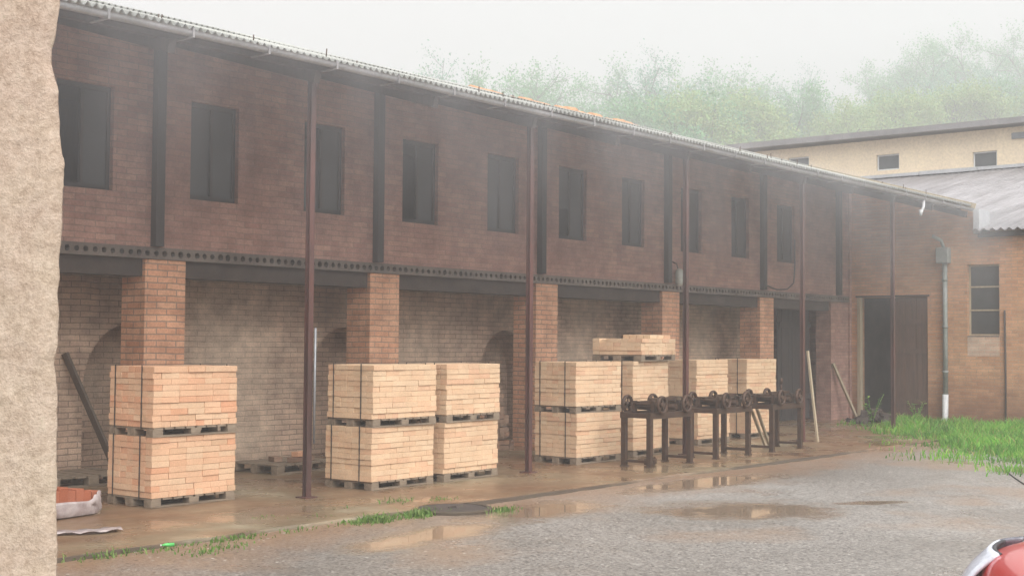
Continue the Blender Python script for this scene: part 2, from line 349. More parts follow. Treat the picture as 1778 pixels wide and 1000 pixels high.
# ------------------------------------------------------------------ ground
b = MB(); b.add([(-80, -80, -.03), (300, -80, -.03), (300, 300, -.03), (-80, 300, -.03)], [(0, 1, 2, 3)])
tag(b.build('ground', MAT['yard']), kind='structure')
b = MB(); xs = np.arange(1.0, 30.6, .25); top = []; low = []
for x in xs:
    y = 9.87+.05*math.sin(x*.9)+random.uniform(-.025, .025)-(.0 if x < 17 else (x-17)*-.0)
    top.append((x, y, random.uniform(-.004, .002))); low.append((x, y-.03, -.035))
n = len(xs)
back = [(x, 30, 0) for x in xs]
b.add(top+low+back, [(i, i+1, 2*n+i+1, 2*n+i) for i in range(n-1)]+[(n+i, n+i+1, i+1, i) for i in range(n-1)])
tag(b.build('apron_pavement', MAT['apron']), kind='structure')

# ------------------------------------------------------------------ kiln building
YW, ZB, ZS = 14.3, 2.83, 2.98        # wall plane, underside and top of the hollow-block strip
KX0, KX1 = 3.6, 30.38
EY, EZ, SL, RY = 11.23, 5.03, .293, 20.2
def roof_z(y): return EZ+SL*(y-EY)
kiln = thing('kiln_building', 'long two storey brick kiln shed with open lower bays and overhanging corrugated roof', 'building', (16, 14.3, 0))

def grid_wall(mb, axis, a0, a1, z0, z1, p0, p1, holes):
    """wall along x (axis 0) or y (axis 1), faces at p0 and p1, rectangular holes (a0,a1,z0,z1)"""
    A = sorted({a0, a1, *[h[0] for h in holes], *[h[1] for h in holes]}); Z = sorted({z0, z1, *[h[2] for h in holes], *[h[3] for h in holes]})
    def P(a, p, z): return (a, p, z) if axis == 0 else (p, a, z)
    def solid(i, j):
        if not (0 <= i < len(A)-1 and 0 <= j < len(Z)-1): return False
        ca, cz = (A[i]+A[i+1])/2, (Z[j]+Z[j+1])/2
        return not any(h[0] < ca < h[1] and h[2] < cz < h[3] for h in holes)
    for i in range(len(A)-1):
        for j in range(len(Z)-1):
            if not solid(i, j): continue
            q = (A[i], A[i+1], Z[j], Z[j+1])
            for p in (p0, p1): mb.add([P(q[0], p, q[2]), P(q[1], p, q[2]), P(q[1], p, q[3]), P(q[0], p, q[3])], [(0, 1, 2, 3)])
            if not solid(i-1, j): mb.add([P(q[0], p0, q[2]), P(q[0], p1, q[2]), P(q[0], p1, q[3]), P(q[0], p0, q[3])], [(0, 1, 2, 3)])
            if not solid(i+1, j): mb.add([P(q[1], p0, q[2]), P(q[1], p1, q[2]), P(q[1], p1, q[3]), P(q[1], p0, q[3])], [(0, 1, 2, 3)])
            if not solid(i, j-1): mb.add([P(q[0], p0, q[2]), P(q[1], p0, q[2]), P(q[1], p1, q[2]), P(q[0], p1, q[2])], [(0, 1, 2, 3)])
            if not solid(i, j+1): mb.add([P(q[0], p0, q[3]), P(q[1], p0, q[3]), P(q[1], p1, q[3]), P(q[0], p1, q[3])], [(0, 1, 2, 3)])

WIN = [(6.72, 7.5), (8.7, 9.5), (10.67, 11.46), (12.64, 13.43), (14.65, 15.46), (16.67, 17.49), (18.62, 19.45), (20.58, 21.34), (22.65, 23.44), (24.65, 25.4), (26.66, 27.5)]
b = MB(); grid_wall(b, 0, KX0, KX1, ZS, roof_z(YW)-.12, YW, YW+.3, [(a, c, 3.65, 4.95) for a, c in WIN])
uw = b.build('upper_wall', MAT['upper'], kiln, True)
# frames with near-black panes standing in for the shade inside the open windows
for k, (a, c) in enumerate(WIN):
    b = MB(); y0, y1 = YW+.07, YW+.12; mid = (a+c)/2
    b.box((a+.003, y0, 3.653), (c-.003, y1, 3.72)); b.box((a+.003, y0, 4.88), (c-.003, y1, 4.947)); b.box((a+.003, y0, 3.72), (a+.05, y1, 4.88)); b.box((c-.05, y0, 3.72), (c-.003, y1, 4.88)); b.box((mid-.02, y0, 3.72), (mid+.02, y1, 4.88))
    f = b.build('window', MAT['black_steel'], kiln, True)
    b = MB(); b.box((mid+.02, y0+.02, 3.72), (c-.05, y0+.03, 4.88)); b.build('pane', MAT['dark_opening'], f)
    if k in (1, 4, 8): continue
    b = MB(); b.box((a+.05, y0+.035, 3.72 if k != 6 else 4.2), (mid-.02, y0+.045, 4.88 if k not in (3, 9) else 4.4)); b.build('pane', MAT['dark_opening'], f)
# hollow block strip with real round holes
def strip(mb, x0, x1, y, z0, z1, pitch=.127, r=.042, depth=.10):
    nc = int((x1-x0)/pitch); zc = (z0+z1)/2; hw = pitch/2; hh = (z1-z0)/2
    for i in range(nc):
        cx = x0+(i+.5)*pitch; jx = random.uniform(-.006, .006); rr = r*random.uniform(.8, 1.1); yo = y+random.uniform(-.004, .004)
        sq = [(1, 0), (1, 1), (0, 1), (-1, 1), (-1, 0), (-1, -1), (0, -1), (1, -1)]
        vs = [(cx+a*hw, yo, zc+c*hh) for a, c in sq]
        for d in (0, depth): vs += [(cx+jx+rr*math.cos(math.pi/4*k), yo+d, zc+rr*math.sin(math.pi/4*k)) for k in range(8)]
        fs = [(k, (k+1) % 8, 8+(k+1) % 8, 8+k) for k in range(8)]+[(8+k, 8+(k+1) % 8, 16+(k+1) % 8, 16+k) for k in range(8)]+[tuple(range(16, 24))]
        mb.add(vs, fs)
    mb.box((x0, y+.012+depth, z0), (x1, y+.6, z1))
    mb.add([(x0, y-.004, z0), (x1, y-.004, z0), (x1, y+.12, z0), (x0, y+.12, z0), (x0, y-.004, z1), (x1, y-.004, z1), (x1, y+.12, z1), (x0, y+.12, z1)], [(0, 1, 2, 3), (4, 5, 6, 7)])
b = MB(); strip(b, KX0, KX1-.1, YW-.03, ZB, ZS); b.build('floor_edge', MAT['hollow'], kiln, True)
b = MB(); b.box((KX0+.02, YW+3.0, ZS+.002), (KX1-.05, YW+3.1, roof_z(YW+3)-.2)); b.box((KX0+.02, YW+.31, 5.3), (KX1-.05, YW+3.0, 5.34)); b.build('leak_screen', MAT['dark_timber'], kiln, True)  # added dark screen and ceiling stopping stray light behind the open panes
b = MB(); b.box((KX0, YW+.6, ZB+.01), (KX1, 25.5, ZS-.01)); b.build('upper_floor', MAT['dark_concrete'], kiln, True)
# lintel beams between the piers and piers
PIER = [6.02, 10.0, 13.98, 17.98, 21.98, 25.88]
PW = .62
edges = [KX0]+[v for p in PIER for v in (p, p+PW)]+[29.4]
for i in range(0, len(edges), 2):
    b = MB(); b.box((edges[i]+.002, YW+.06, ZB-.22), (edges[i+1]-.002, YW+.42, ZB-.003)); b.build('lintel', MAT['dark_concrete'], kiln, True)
for p in PIER:
    b = MB(); b.box((p, YW, -.05), (p+PW, YW+.5, ZB-.003)); b.build('pier', MAT['pier'], kiln, True)
# blackened uprights on the upper wall
for x in (6.1, 10.07, 14.02, 18.0, 22.03, 25.88, 29.6):
    b = MB(); b.box((x, YW-.11, ZB+.16), (x+.13, YW-.002, roof_z(YW)-.25)); b.build('upright', MAT['black_steel'], kiln, True)
# rear kiln wall with arched bricked-up wickets
def arch_wall(mb, x0, x1, z1, y, arches, depth):
    def top(x):
        for c, hw, sp, ap in arches:
            if c-hw <= x <= c+hw: return sp+(ap-sp)*math.sqrt(max(0, 1-((x-c)/hw)**2))
        return 0.
    X = {x0, x1}
    for c, hw, sp, ap in arches:
        for k in range(25): X.add(c-hw*math.cos(math.pi*k/24))
        X.add(c-hw-1e-4); X.add(c+hw+1e-4)
    X = sorted(X)
    for u, v in zip(X, X[1:]):
        mid = (u+v)/2; inside = any(c-hw < mid < c+hw for c, hw, _, _ in arches)
        tu, tv = (top(u), top(v)) if inside else (-.05, -.05)
        if v-u < 3e-4: tu, tv = max(0, tu), max(0, tv)
        mb.add([(u, y, tu), (v, y, tv), (v, y, z1), (u, y, z1)], [(0, 1, 2, 3)])
        if inside:
            mb.add([(u, y, tu), (v, y, tv), (v, y+depth, tv), (u, y+depth, tu), (u, y+depth, -.05), (v, y+depth, -.05)], [(0, 3, 2, 1), (4, 5, 2, 3)])
    for c, hw, sp, ap in arches:
        for sx in (-1, 1):
            e = c+sx*hw; mb.add([(e, y, -.05), (e, y+depth, -.05), (e, y+depth, sp), (e, y, sp)], [(0, 1, 2, 3)])
b = MB(); arch_wall(b, KX0, 27.7, ZB, 15.5, [(p+.62, .72, 1.15, 2.02) for p in PIER[:5]], .55); b.box((27.68, 15.52, -.05), (27.72, 22, ZB))
b.build('kiln_wall', MAT['kiln'], kiln, True)
b = MB(); b.box((29.35, YW+.01, -.05), (30.36, YW+.4, ZB-.003)); b.box((29.8, YW+.45, -.05), (29.84, 22, ZB)); b.box((27.8, 21.9, -.05), (29.8, 22, ZB))
b.build('end_wall', MAT['upper'], kiln, True)
b = MB()
for k in range(9): b.box((27.75+k*.176, 14.86+random.uniform(0, .012), .02), (27.75+k*.176+.171, 14.9, ZB-.02))
b.box((27.75, 14.82, .5), (29.33, 14.858, .62)); b.box((27.75, 14.82, 2.2), (29.33, 14.858, 2.32))
b.build('door', MAT['black_steel'], kiln, True)
b = MB(); b.box((KX0, 25.4, 0), (KX1, 25.7, roof_z(RY)-SL*(25.4-RY)-.1)); b.box((KX0-.02, YW+.02, 0), (KX0+.28, 25.38, ZB)); 
b.add([(KX0, YW+.02, ZB), (KX0, 25.4, ZB), (KX0, 25.4, 5.5), (KX0, RY, roof_z(RY)-.1), (KX0, YW+.02, roof_z(YW)-.1)], [(0, 1, 2, 3, 4)])
b.add([(KX1-.02, YW+.52, ZB), (KX1-.02, 25.4, ZB), (KX1-.02, 25.4, 6.0), (KX1-.02, RY, roof_z(RY)-.1), (KX1-.02, YW+.52, roof_z(YW)-.12)], [(0, 1, 2, 3, 4)])
b.build('rear_wall', MAT['upper'], kiln, True)
# corrugated roof
def corrugated(mb, axis, a0, a1, pitch, amp, rows, th=.012, sag=0):
    """rows = [(p, z), ...] up the slope; waves run along axis a"""
    na = int((a1-a0)/pitch*8); A = np.linspace(a0, a1, na+1); vs = []; fs = []
    for lay in (0, 1):
        for (p, z) in rows:
            for a in A:
                zz = z+amp*math.sin(2*math.pi*a/pitch)+sag*(math.sin(a*.55+p)+.6*math.sin(a*1.7+1))-lay*th
                vs.append((a, p, zz) if axis == 0 else (p, a, zz))
    R = len(rows); N = na+1
    for lay in (0, 1):
        o = lay*R*N
        for r in range(R-1):
            for i in range(na): fs.append((o+r*N+i, o+r*N+i+1, o+(r+1)*N+i+1, o+(r+1)*N+i))
    for r in (0, R-1):
        for i in range(na): fs.append((r*N+i, r*N+i+1, R*N+r*N+i+1, R*N+r*N+i))
    mb.add(vs, fs, True)
b = MB()
corrugated(b, 0, KX0-.2, KX1-.15, .095, .022, [(EY, EZ), (13.2, roof_z(13.2)), (15.5, roof_z(15.5))], sag=.008)
corrugated(b, 0, KX0-.2, KX1-.15, .095, .022, [(15.35, roof_z(15.35)+.03), (18, roof_z(18)+.03), (RY, roof_z(RY)+.03)], sag=.008)
corrugated(b, 0, KX0-.2, KX1-.15, .095, .022, [(RY, roof_z(RY)+.02), (26.2, roof_z(RY)-SL*(26.2-RY))])
rf = b.build('roof', MAT['kiln_roof'], kiln, True)
b = MB()
for y in (11.45, 12.8, 14.15, 15.6, 17, 18.5, 19.9): b.box((KX0, y, roof_z(y)-.17), (KX1-.2, y+.1, roof_z(y)-.05))
for i in range(14):
    x = 4.2+i*2.0; b.bar((x, EY+.1, roof_z(EY+.1)-.24), (x, RY-.1, roof_z(RY-.1)-.24), .09, .14)
b.build('rafters', MAT['dark_timber'], kiln, True)
x = 22.9
while x < 29.4:
    if random.random() < .62:
        b = MB(); L = .38; z = roof_z(RY)-.075+random.uniform(-.025, .04); vs = []; t0 = random.uniform(-.03, .03)
        for e, q in ((0, .15), (L, .18)):
            for k in range(9):
                t = math.pi*k/8; vs.append((x+e, RY+q*math.cos(t), z+.16*math.sin(t)+t0*e*2))
        b.add(vs, [(k, k+1, 9+k+1, 9+k) for k in range(8)]+[tuple(range(8, -1, -1)), tuple(range(9, 18))], True); b.build('ridge_cap', MAT['tile'], rf)
    x += .36
# roofing nails and torn edge bits that stick up along the eave
for i in range(26):
    b = MB(); x = 4+i*1.0+random.uniform(-.4, .4); y = EY+random.uniform(.15, 1.6); b.tube([(x, y, roof_z(y)+.0), (x+random.uniform(-.02, .02), y, roof_z(y)+random.uniform(.05, .12))], .008, 6); b.build('roof_hook', MAT['rust'], rf)
# gutter: half-round trough
b = MB(); vs = []; N = 60
gx = np.linspace(KX0, KX1-.25, N)
for x in gx:
    dz = -.0012*(x-KX0)+.008*math.sin(x*.8)
    for rad in (.058, .053):
        for k in range(9):
            t = math.pi+math.pi*k/8; vs.append((x, EY-.05+rad*math.cos(t), EZ-.05+rad*math.sin(t)+dz))
fs = []
for i in range(N-1):
    for k in range(8):
        fs.append((i*18+k, i*18+k+1, (i+1)*18+k+1, (i+1)*18+k)); fs.append((i*18+9+k, (i+1)*18+9+k, (i+1)*18+10+k, i*18+10+k))
    for k, q in ((0, 9), (8, 17)): fs.append((i*18+k, i*18+q, (i+1)*18+q, (i+1)*18+k))
b.add(vs, fs, True); gut = b.build('gutter', MAT['gutter_zinc'], kiln, True)
for i in range(26):
    x = 4.3+i*1.0; b = MB(); b.box((x, EY-.105, EZ-.128), (x+.025, EY+.2, EZ-.116)); b.box((x, EY-.113, EZ-.128), (x+.025, EY-.105, EZ-.03)); b.build('bracket', MAT['fascia'], gut)
b = MB(); b.tube([(27.35, EY-.05, EZ-.13), (27.33, EY-.05, EZ-.28), (27.2, EY-.05, EZ-.42)], .03, 10); b.tube([(27.2, EY-.05, EZ-.36), (27.19, EY-.05, EZ-.48)], [.05, .02], 10); b.build('spout', MAT['white_pvc'], gut)
# verge board where the kiln roof dies into the yard building
b = MB(); b.bar((KX1-.12, EY-.08, EZ-.06), (KX1-.12, RY, roof_z(RY)-.06), .04, .2); b.build('verge_board', MAT['old_timber'], kiln, True)
# red oxide steel posts carrying the eave
for i in range(-1, 5):
    x = 10.34+4.077*i; y = 11.58; b = MB(); zt = roof_z(y)-.12
    b.box((x-.036, y-.036, .0), (x+.036, y-.028, zt)); b.box((x-.036, y+.028, .0), (x+.036, y+.036, zt)); b.box((x-.006, y-.028, .0), (x+.006, y+.028, zt))
    b.box((x-.09, y-.09, -.005), (x+.09, y+.09, .012))
    b.build('steel_post', MAT['red_steel'], kiln, True)

# ------------------------------------------------------------------ yard building closing the corner
XR = 30.4
yb = thing('yard_building', 'brick building with grey corrugated roof closing the right end of the yard', 'building', (XR, 9, 0))
b = MB(); grid_wall(b, 1, 1.0, 14.26, -.1, 4.40, XR, XR+.4, [(12.35, 14.12, -.1, 2.95), (10.66, 11.40, 2.03, 3.67)])
zl, zr = roof_z(11.16)-.13, roof_z(14.26)-.13
b.add([(x, y, z) for x in (XR, XR+.4) for y, z in ((11.16, 4.402), (14.26, 4.402), (14.26, zr), (11.16, zl))], [(0, 1, 2, 3), (4, 7, 6, 5), (0, 4, 5, 1), (1, 5, 6, 2), (2, 6, 7, 3), (3, 7, 4, 0)])
b.build('front_wall', MAT['right'], yb, True)
b = MB(); b.box((XR-.25, 11.02, 4.36), (XR+.43, 11.155, 4.93)); b.build('corner_flashing', MAT['flash'], yb, True)
b = MB(); b.box((XR-.12, 14.262, -.05), (XR+.4, 14.5, roof_z(14.26)-.14)); b.build('corner_pier', MAT['upper'], yb, True)
b = MB(); b.box((XR-.006, 10.662, 1.56), (XR+.05, 11.398, 1.998)); b.build('infill_panel', MAT['patch'], yb, True)
b = MB(); b.box((XR+.12, 10.662, 2.032), (XR+.17, 10.70, 3.668)); b.box((XR+.12, 11.36, 2.032), (XR+.17, 11.398, 3.668))
for z in (2.032, 2.60, 3.14, 3.63): b.box((XR+.115, 10.70, z), (XR+.165, 11.36, z+.035))
wf = b.build('window', MAT['old_timber'], yb, True)
b = MB(); b.box((XR+.14, 10.70, 2.067), (XR+.145, 11.36, 3.63)); b.build('pane', MAT['glass'], wf)
b = MB(); b.box((XR-.008, 10.664, 2.0), (XR+.11, 11.396, 2.028)); b.build('sill', MAT['concrete'], wf)
b = MB(); b.box((XR-.012, 12.30, 2.952), (XR+.41, 14.16, 2.995)); b.build('lintel', MAT['dark_timber'], yb, True)
b = MB(); b.box((XR-.03, 14.03, -.05), (XR+.1, 14.115, 2.948)); b.build('door_post', MAT['old_timber'], yb, True)
b = MB(); b.box((XR-.01, 13.18, -.05), (XR+.1, 13.26, 2.948)); b.build('door_post', MAT['old_timber'], yb, True)
b = MB()
for k in range(6): b.box((XR+.03+random.uniform(0, .01), 12.36+k*.137, .02), (XR+.065, 12.36+k*.137+.133, 2.93))
b.box((XR+.01, 12.37, .4), (XR+.03, 13.17, .52)); b.box((XR+.01, 12.37, 2.3), (XR+.03, 13.17, 2.42)); b.box((XR+.01, 12.37, 1.6), (XR+.03, 13.17, 1.72))
b.build('door', plain_mat('brown_door', (.15, .085, .06), (.10, .06, .045), 4, .7, bs=30, sc3=(5, 5, .5)), yb, True)
RS = .229
b = MB(); corrugated(b, 1, 1.0, 11.15, .19, .03, [(XR-.35, 4.45), (37, 4.45+RS*(37-XR+.35)), (43.9, 4.45+RS*(43.9-XR+.35))], sag=.012)
corrugated(b, 1, 11.15, 26, .19, .03, [(XR+.15, 4.45+RS*.5), (37, 4.45+RS*(37-XR+.35)), (43.9, 4.45+RS*(43.9-XR+.35))], sag=.012)
b.build('roof', MAT['yard_roof'], yb, True)
b = MB(); b.box((XR-.12, 1.0, 4.29), (XR+.3, 11.1, 4.402)); b.build('eave_board', MAT['dark_timber'], yb, True)
b = MB(); b.box((XR+.42, 1.2, 0), (43.5, 1.4, 4.3)); b.box((XR+.42, 14.3, 0), (43.5, 14.5, 4.3)); b.box((43.3, 1.2, 0), (43.5, 14.3, 6.9)); b.build('inner_wall', MAT['dark_concrete'], yb, True)
pp = thing('rain_pipe', 'grey rainwater pipe with hopper box and white lower end on the brick corner building', 'pipe', (XR-.08, 11.9, 0))
b = MB(); b.box((XR-.24, 11.77, 3.72), (XR-.004, 12.05, 4.08)); b.build('hopper', MAT['grey_pvc'], pp, True, .01)
b = MB(); b.tube([(XR-.09, 11.89, 3.72), (XR-.09, 11.89, .62)], .055, 12)
for z in (3.3, 2.2, 1.15): b.tube([(XR-.09, 11.89, z), (XR-.09, 11.89, z+.06)], .066, 12)
b.build('shaft', MAT['grey_pvc'], pp, True)
b = MB(); b.tube([(XR-.10, 11.89, .66), (XR-.10, 11.90, .12), (XR-.2, 11.91, 0)], [.07, .07, .065], 12); b.build('shoe', MAT['white_pvc'], pp, True)
b = MB(); b.tube([(XR-.12, 11.9, 4.08), (XR-.16, 11.95, 4.25), (XR-.3, 12.1, 4.35)], .04, 10); b.build('inlet', MAT['grey_pvc'], pp, True)
b = MB(); b.tube([(XR-.03, 10.53, 2.6), (XR-.03, 10.52, 1.0), (XR-.03, 10.53, -.05)], .022, 8)
tag(b.build('conduit', MAT['dark_timber']), 'thin dark conduit running down the brick wall right of the tall window', 'conduit')

# ------------------------------------------------------------------ beige hall behind
XH = 44.1
hall = thing('hall_building', 'beige rendered hall with small square windows rising behind the corrugated roof', 'building', (XH, 18, 0))
HW = [(15.5, 16.32, 7.74, 8.30), (18.90, 19.74, 7.93, 8.49), (22.35, 23.2, 8.12, 8.68), (12.1, 12.9, 7.74, 8.3)]
b = MB(); grid_wall(b, 1, 2, 34, -.1, 9.02, XH, XH+.3, HW); b.build('wall', MAT['beige'], hall, True)
for h in HW:
    b = MB(); y0, y1, z0, z1 = h
    b.box((XH+.08, y0+.003, z0+.003), (XH+.13, y0+.05, z1-.003)); b.box((XH+.08, y1-.05, z0+.003), (XH+.13, y1-.003, z1-.003))
    b.box((XH+.08, y0+.05, z0+.003), (XH+.13, y1-.05, z0+.05)); b.box((XH+.08, y0+.05, z1-.05), (XH+.13, y1-.05, z1-.003))
    f = b.build('window', MAT['white_pvc'], hall, True)
    b = MB(); b.box((XH+.1, y0+.05, z0+.05), (XH+.11, y1-.05, z1-.05)); b.build('pane', MAT['glass'], f)
b = MB(); b.add([(XH-.45, 1.5, 9.02), (XH-.45, 35, 9.16), (XH-.45, 35, 9.38), (XH-.45, 1.5, 9.20), (XH+14, 1.5, 9.4), (XH+14, 35, 9.6), (XH+14, 35, 9.8), (XH+14, 1.5, 9.6)],
      [(0, 1, 2, 3), (3, 2, 6, 7), (0, 4, 5, 1), (0, 3, 7, 4), (1, 5, 6, 2), (4, 7, 6, 5)]); b.build('roof', MAT['fascia'], hall, True)
b = MB()
y = 2.
while y < 30:
    b.box((XH-.5, y, 7.60+random.uniform(0, .02)), (XH-.003, y+1.98, 7.72+random.uniform(-.01, .02))); y += 2
b.build('flashing', MAT['flash'], hall, True)
b = MB(); b.box((XH-.06, 14.35, 8.62), (XH-.003, 15.0, 8.82))
for k in range(4): b.box((XH-.08, 14.38, 8.64+k*.045), (XH-.06, 14.97, 8.66+k*.045))
b.build('vent', MAT['zinc'], hall, True)

# ------------------------------------------------------------------ near plaster wall at the left edge
prof = [(-60, 101), (0, 99), (30, 96), (60, 91), (90, 84), (105, 83), (120, 87), (150, 95), (190, 97), (230, 99), (255, 101), (280, 107), (305, 106), (340, 104), (380, 103), (420, 101), (440, 98), (460, 98), (500, 96), (560, 97), (600, 95), (630, 89), (660, 93), (700, 95), (760, 93), (820, 94), (880, 92), (940, 94), (1000, 93), (1100, 95), (1300, 94), (1900, 94)]
def wall_edge(zrel):                     # edge position in metres along the wall, from the profile of the broken corner
    e = -1.03; d = 3+zrel*FWD.z
    for _ in range(3):
        v = 500-2300*(zrel*UPV.z-.007*e)/d
        u = float(np.interp(v, [q[0] for q in prof], [q[1] for q in prof]))
        e = (u-889)/2300*d-zrel*RGT.z
    return e
b = MB(); O = Vector((0, 0, EYE))+FWD*3.0
Rh = Vector((RGT.x, RGT.y, 0)).normalized(); Fh = Vector((FWD.x, FWD.y, 0)).normalized()
zs = np.arange(-1.98, 1.0, .012); nz = len(zs)
back_dir = (Fh-Rh*.42).normalized()
us = [0, .002, .006, .012, .02, .03, .045]+list(np.arange(.06, .30, .012))+[.4, .6, 1.0, 1.6]
sec = []
for z in zs:
    e = wall_edge(z)+.0022*mn.noise((z*26, 0, 0))+random.uniform(-.0009, .0009)
    row = []
    for t in (.45, .2, .08, .035): row.append(Rh*(e-.004*(t < .05))+back_dir*t)
    for u in us:
        d = .02*(1-min(1, u/.03))**2+.004*mn.noise((u*9, z*9, 4))+.0022*mn.noise((u*34, z*34, 7))+random.uniform(-.0007, .0007)
        row.append(Rh*(e-u)+Fh*d)
    row.append(Rh*(e-1.6)+back_dir*.45)
    sec.append([O+p+Vector((0, 0, z)) for p in row])
nr = len(sec[0]); vs = [p for r in sec for p in r]
b.add(vs, [(i*nr+k, i*nr+k+1, (i+1)*nr+k+1, (i+1)*nr+k) for i in range(nz-1) for k in range(nr-1)]+[(i*nr+nr-1, i*nr, (i+1)*nr, (i+1)*nr+nr-1) for i in range(nz-1)], True)
b.f += [tuple(range(nr)), tuple((nz-1)*nr+k for k in range(nr))[::-1]]; b.sm += [False, False]
tag(b.build('plaster_wall', MAT['plaster']), 'rough tan plaster wall corner close up at the left edge of the view', 'wall')

# ------------------------------------------------------------------ brick packs on pallets
BH = .0655; NC = 10; PH = .10; PKH = PH+BH*NC
def bricks_mesh(W, D, courses, seed, missing=()):
    rd = random.Random(seed); mb = MB(); L, B = W/5, W/10
    pat = [rd.choice('ssso') for _ in range(courses)]; pat[0] = 'h'
    ndx = round(D/B)
    for c in range(courses):
        z0 = PH+c*BH; topc = c == courses-1; jx, jy = rd.uniform(-.008, .008), rd.uniform(-.008, .008)
        items = []
        k = pat[c] if c % 2 else {'s': 'o', 'o': 's', 'h': 'h'}[pat[c]]
        if k == 'h':
            for i in range(10):
                y = 0
                while y < D-.05: items.append((i*B, y, B, min(L, D-y))); y += L
        else:
            off = 0 if k == 's' else B
            rows = round(D/B); B2 = D/rows
            for r in range(rows):
                x = 0; first = True
                while x < W-.01:
                    ln = B if (first and off) else min(L, W-x); first = False
                    items.append((x, r*B2, ln, B2)); x += ln
        for (x, y, lx, ly) in items:
            edge = x < .01 or y < .01 or x+lx > W-.01 or y+ly > D-.01
            if not (edge or topc): continue
            if topc and missing and rd.random() < missing[0]: continue
            g = .0012; a, bb = rd.uniform(-.003, .003), rd.uniform(-.003, .003)
            if topc or rd.random() < .05: bb += rd.uniform(-.008, .004)
            mb.box((x+g+a+jx, y+g+bb+jy, z0+.0012), (x+lx-g+a+jx, y+ly-g+bb+jy, z0+BH-.0012+rd.uniform(-.001, .001)), jit=.0012)
    mb.box((.03, .03, PH+.002), (W-.03, D-.03, PH+BH*(courses-.3)))
    return mb
def pallet_mesh(W, D):
    mb = MB()
    for k in range(3): y = (D-.12)*k/2; mb.box((0, y, .0), (W, y+.12, .016), jit=.002)
    for i in range(3):
        for k in range(3):
            x = (W-.13)*i/2; y = (D-.12)*k/2; mb.box((x, y, .016), (x+.13, y+.12, .078), jit=.002)
    n = 8; wd = W/n
    for i in range(n): mb.box((i*wd+.012, 0, .0785), ((i+1)*wd-.012, D, .0985), jit=.002)
    return mb
def strap_mesh(W, D, y, h):
    mb = MB(); t = .004; o = .012; w2 = .016
    mb.box((-o, y-w2/2, PH-.02), (-o+t, y+w2/2, PH+h+o)); mb.box((W+o-t, y-w2/2, PH-.02), (W+o, y+w2/2, PH+h+o)); mb.box((-o, y-w2/2, PH+h+o), (W+o, y+w2/2, PH+h+o+t))
    return mb
PDW, PDD = 1.14, .79
def make_pack(seed, mat, courses=NC, missing=(), straps=True, label=''):
    t = thing('brick_pack', label, 'brick stack', (0, 0, 0))
    bricks_mesh(PDW, PDD, courses, seed, missing).build('bricks', MAT[mat], t, bevel=.003)
    pallet_mesh(PDW, PDD).build('pallet', MAT['timber'], t)
    if straps:
        for y in (.2, .68): strap_mesh(PDW, PDD, y, BH*courses).build('strap', MAT['strap'], t)
    return t
protos = {('pack_orange', k): None for k in range(2)}
_first = {}
def place_pack(x, y, level, rz, mat, variant, label):
    key = (mat, variant); loc = (x, y, level*PKH+.002); g = 'strapped brick packs stacked along the kiln'
    if key not in _first:
        t = _first[key] = make_pack(100+variant*7+(mat == 'pack_cream')*50, mat); t.location = loc; t.rotation_euler = (0, 0, rz); t['label'] = label; t['group'] = g; return t
    return dup(_first[key], loc, rz, label, g)
D2R = math.radians
STK = [(8.53, 12.02, D2R(1), 'orange', ''), (11.32, 11.52, D2R(2), 'cream', ''), (12.66, 11.56, D2R(3), 'cream', ''), (15.77, 11.76, D2R(0), 'cream', ''),
       (17.46, 11.90, D2R(3), 'cream', ''), (20.29, 12.45, D2R(1), 'cream', ''), (22.3, 12.62, D2R(0), 'cream', '')]
names = [('upper salmon brick pack on pallet, left of the nearest steel post', 'lower salmon brick pack on the ground, left of the nearest steel post'),
         ('upper cream brick pack with pinkish top, right of the nearest steel post', 'lower cream brick pack right of the nearest steel post'),
         ('upper cream brick pack left of the second steel post, beside a twin pack', 'lower cream brick pack left of the second steel post, beside a twin pack'),
         ('upper cream brick pack just right of the second steel post', 'lower cream brick pack just right of the second steel post'),
         ('middle cream brick pack carrying a part load of loose bricks', 'lowest cream brick pack under the part load, behind the nearest machine stand'),
         ('upper cream brick pack directly right of the third steel post', 'lower cream brick pack behind the middle machine stand'),
         ('upper cream brick pack at the far right end of the row', 'lower cream brick pack behind the farthest machine stand')]
for i, (x, y, rz, c, _) in enumerate(STK):
    for lv in (0, 1):
        place_pack(x+(random.uniform(-.02, .02) if lv else 0), y+(random.uniform(-.02, .02) if lv else 0), lv, rz+(D2R(random.uniform(-1.2, 1.2)) if lv else 0), 'pack_'+c, (i+lv) % 3, names[i][1-lv])
t = make_pack(411, 'pack_cream', 4, (.08,), False, 'part load of loose cream bricks on a pallet, topmost on its stack'); t.location = (17.62, 11.86, 2*PKH+.004); t.rotation_euler = (0, 0, D2R(5)); t.scale = (1.02, 1.15, 1)
mb = MB(); rd = random.Random(31)
for c, (xa, xb, ya, yb_) in enumerate(((.42, 1.1, .06, .56),)):
    x = xa
    while x < xb-.2:
        y = ya
        while y < yb_-.1:
            if rd.random() < .93: mb.box((x+.003+rd.uniform(-.006, .006), y+.003, PH+BH*(4+c)+.001), (x+.225+rd.uniform(-.006, .006), y+.108, PH+BH*(5+c)-.002), jit=.002)
            y += .114
        x += .23
mb.build('loose_layer', MAT['pack_cream'], t, bevel=.003); t['group'] = 'strapped brick packs stacked along the kiln'

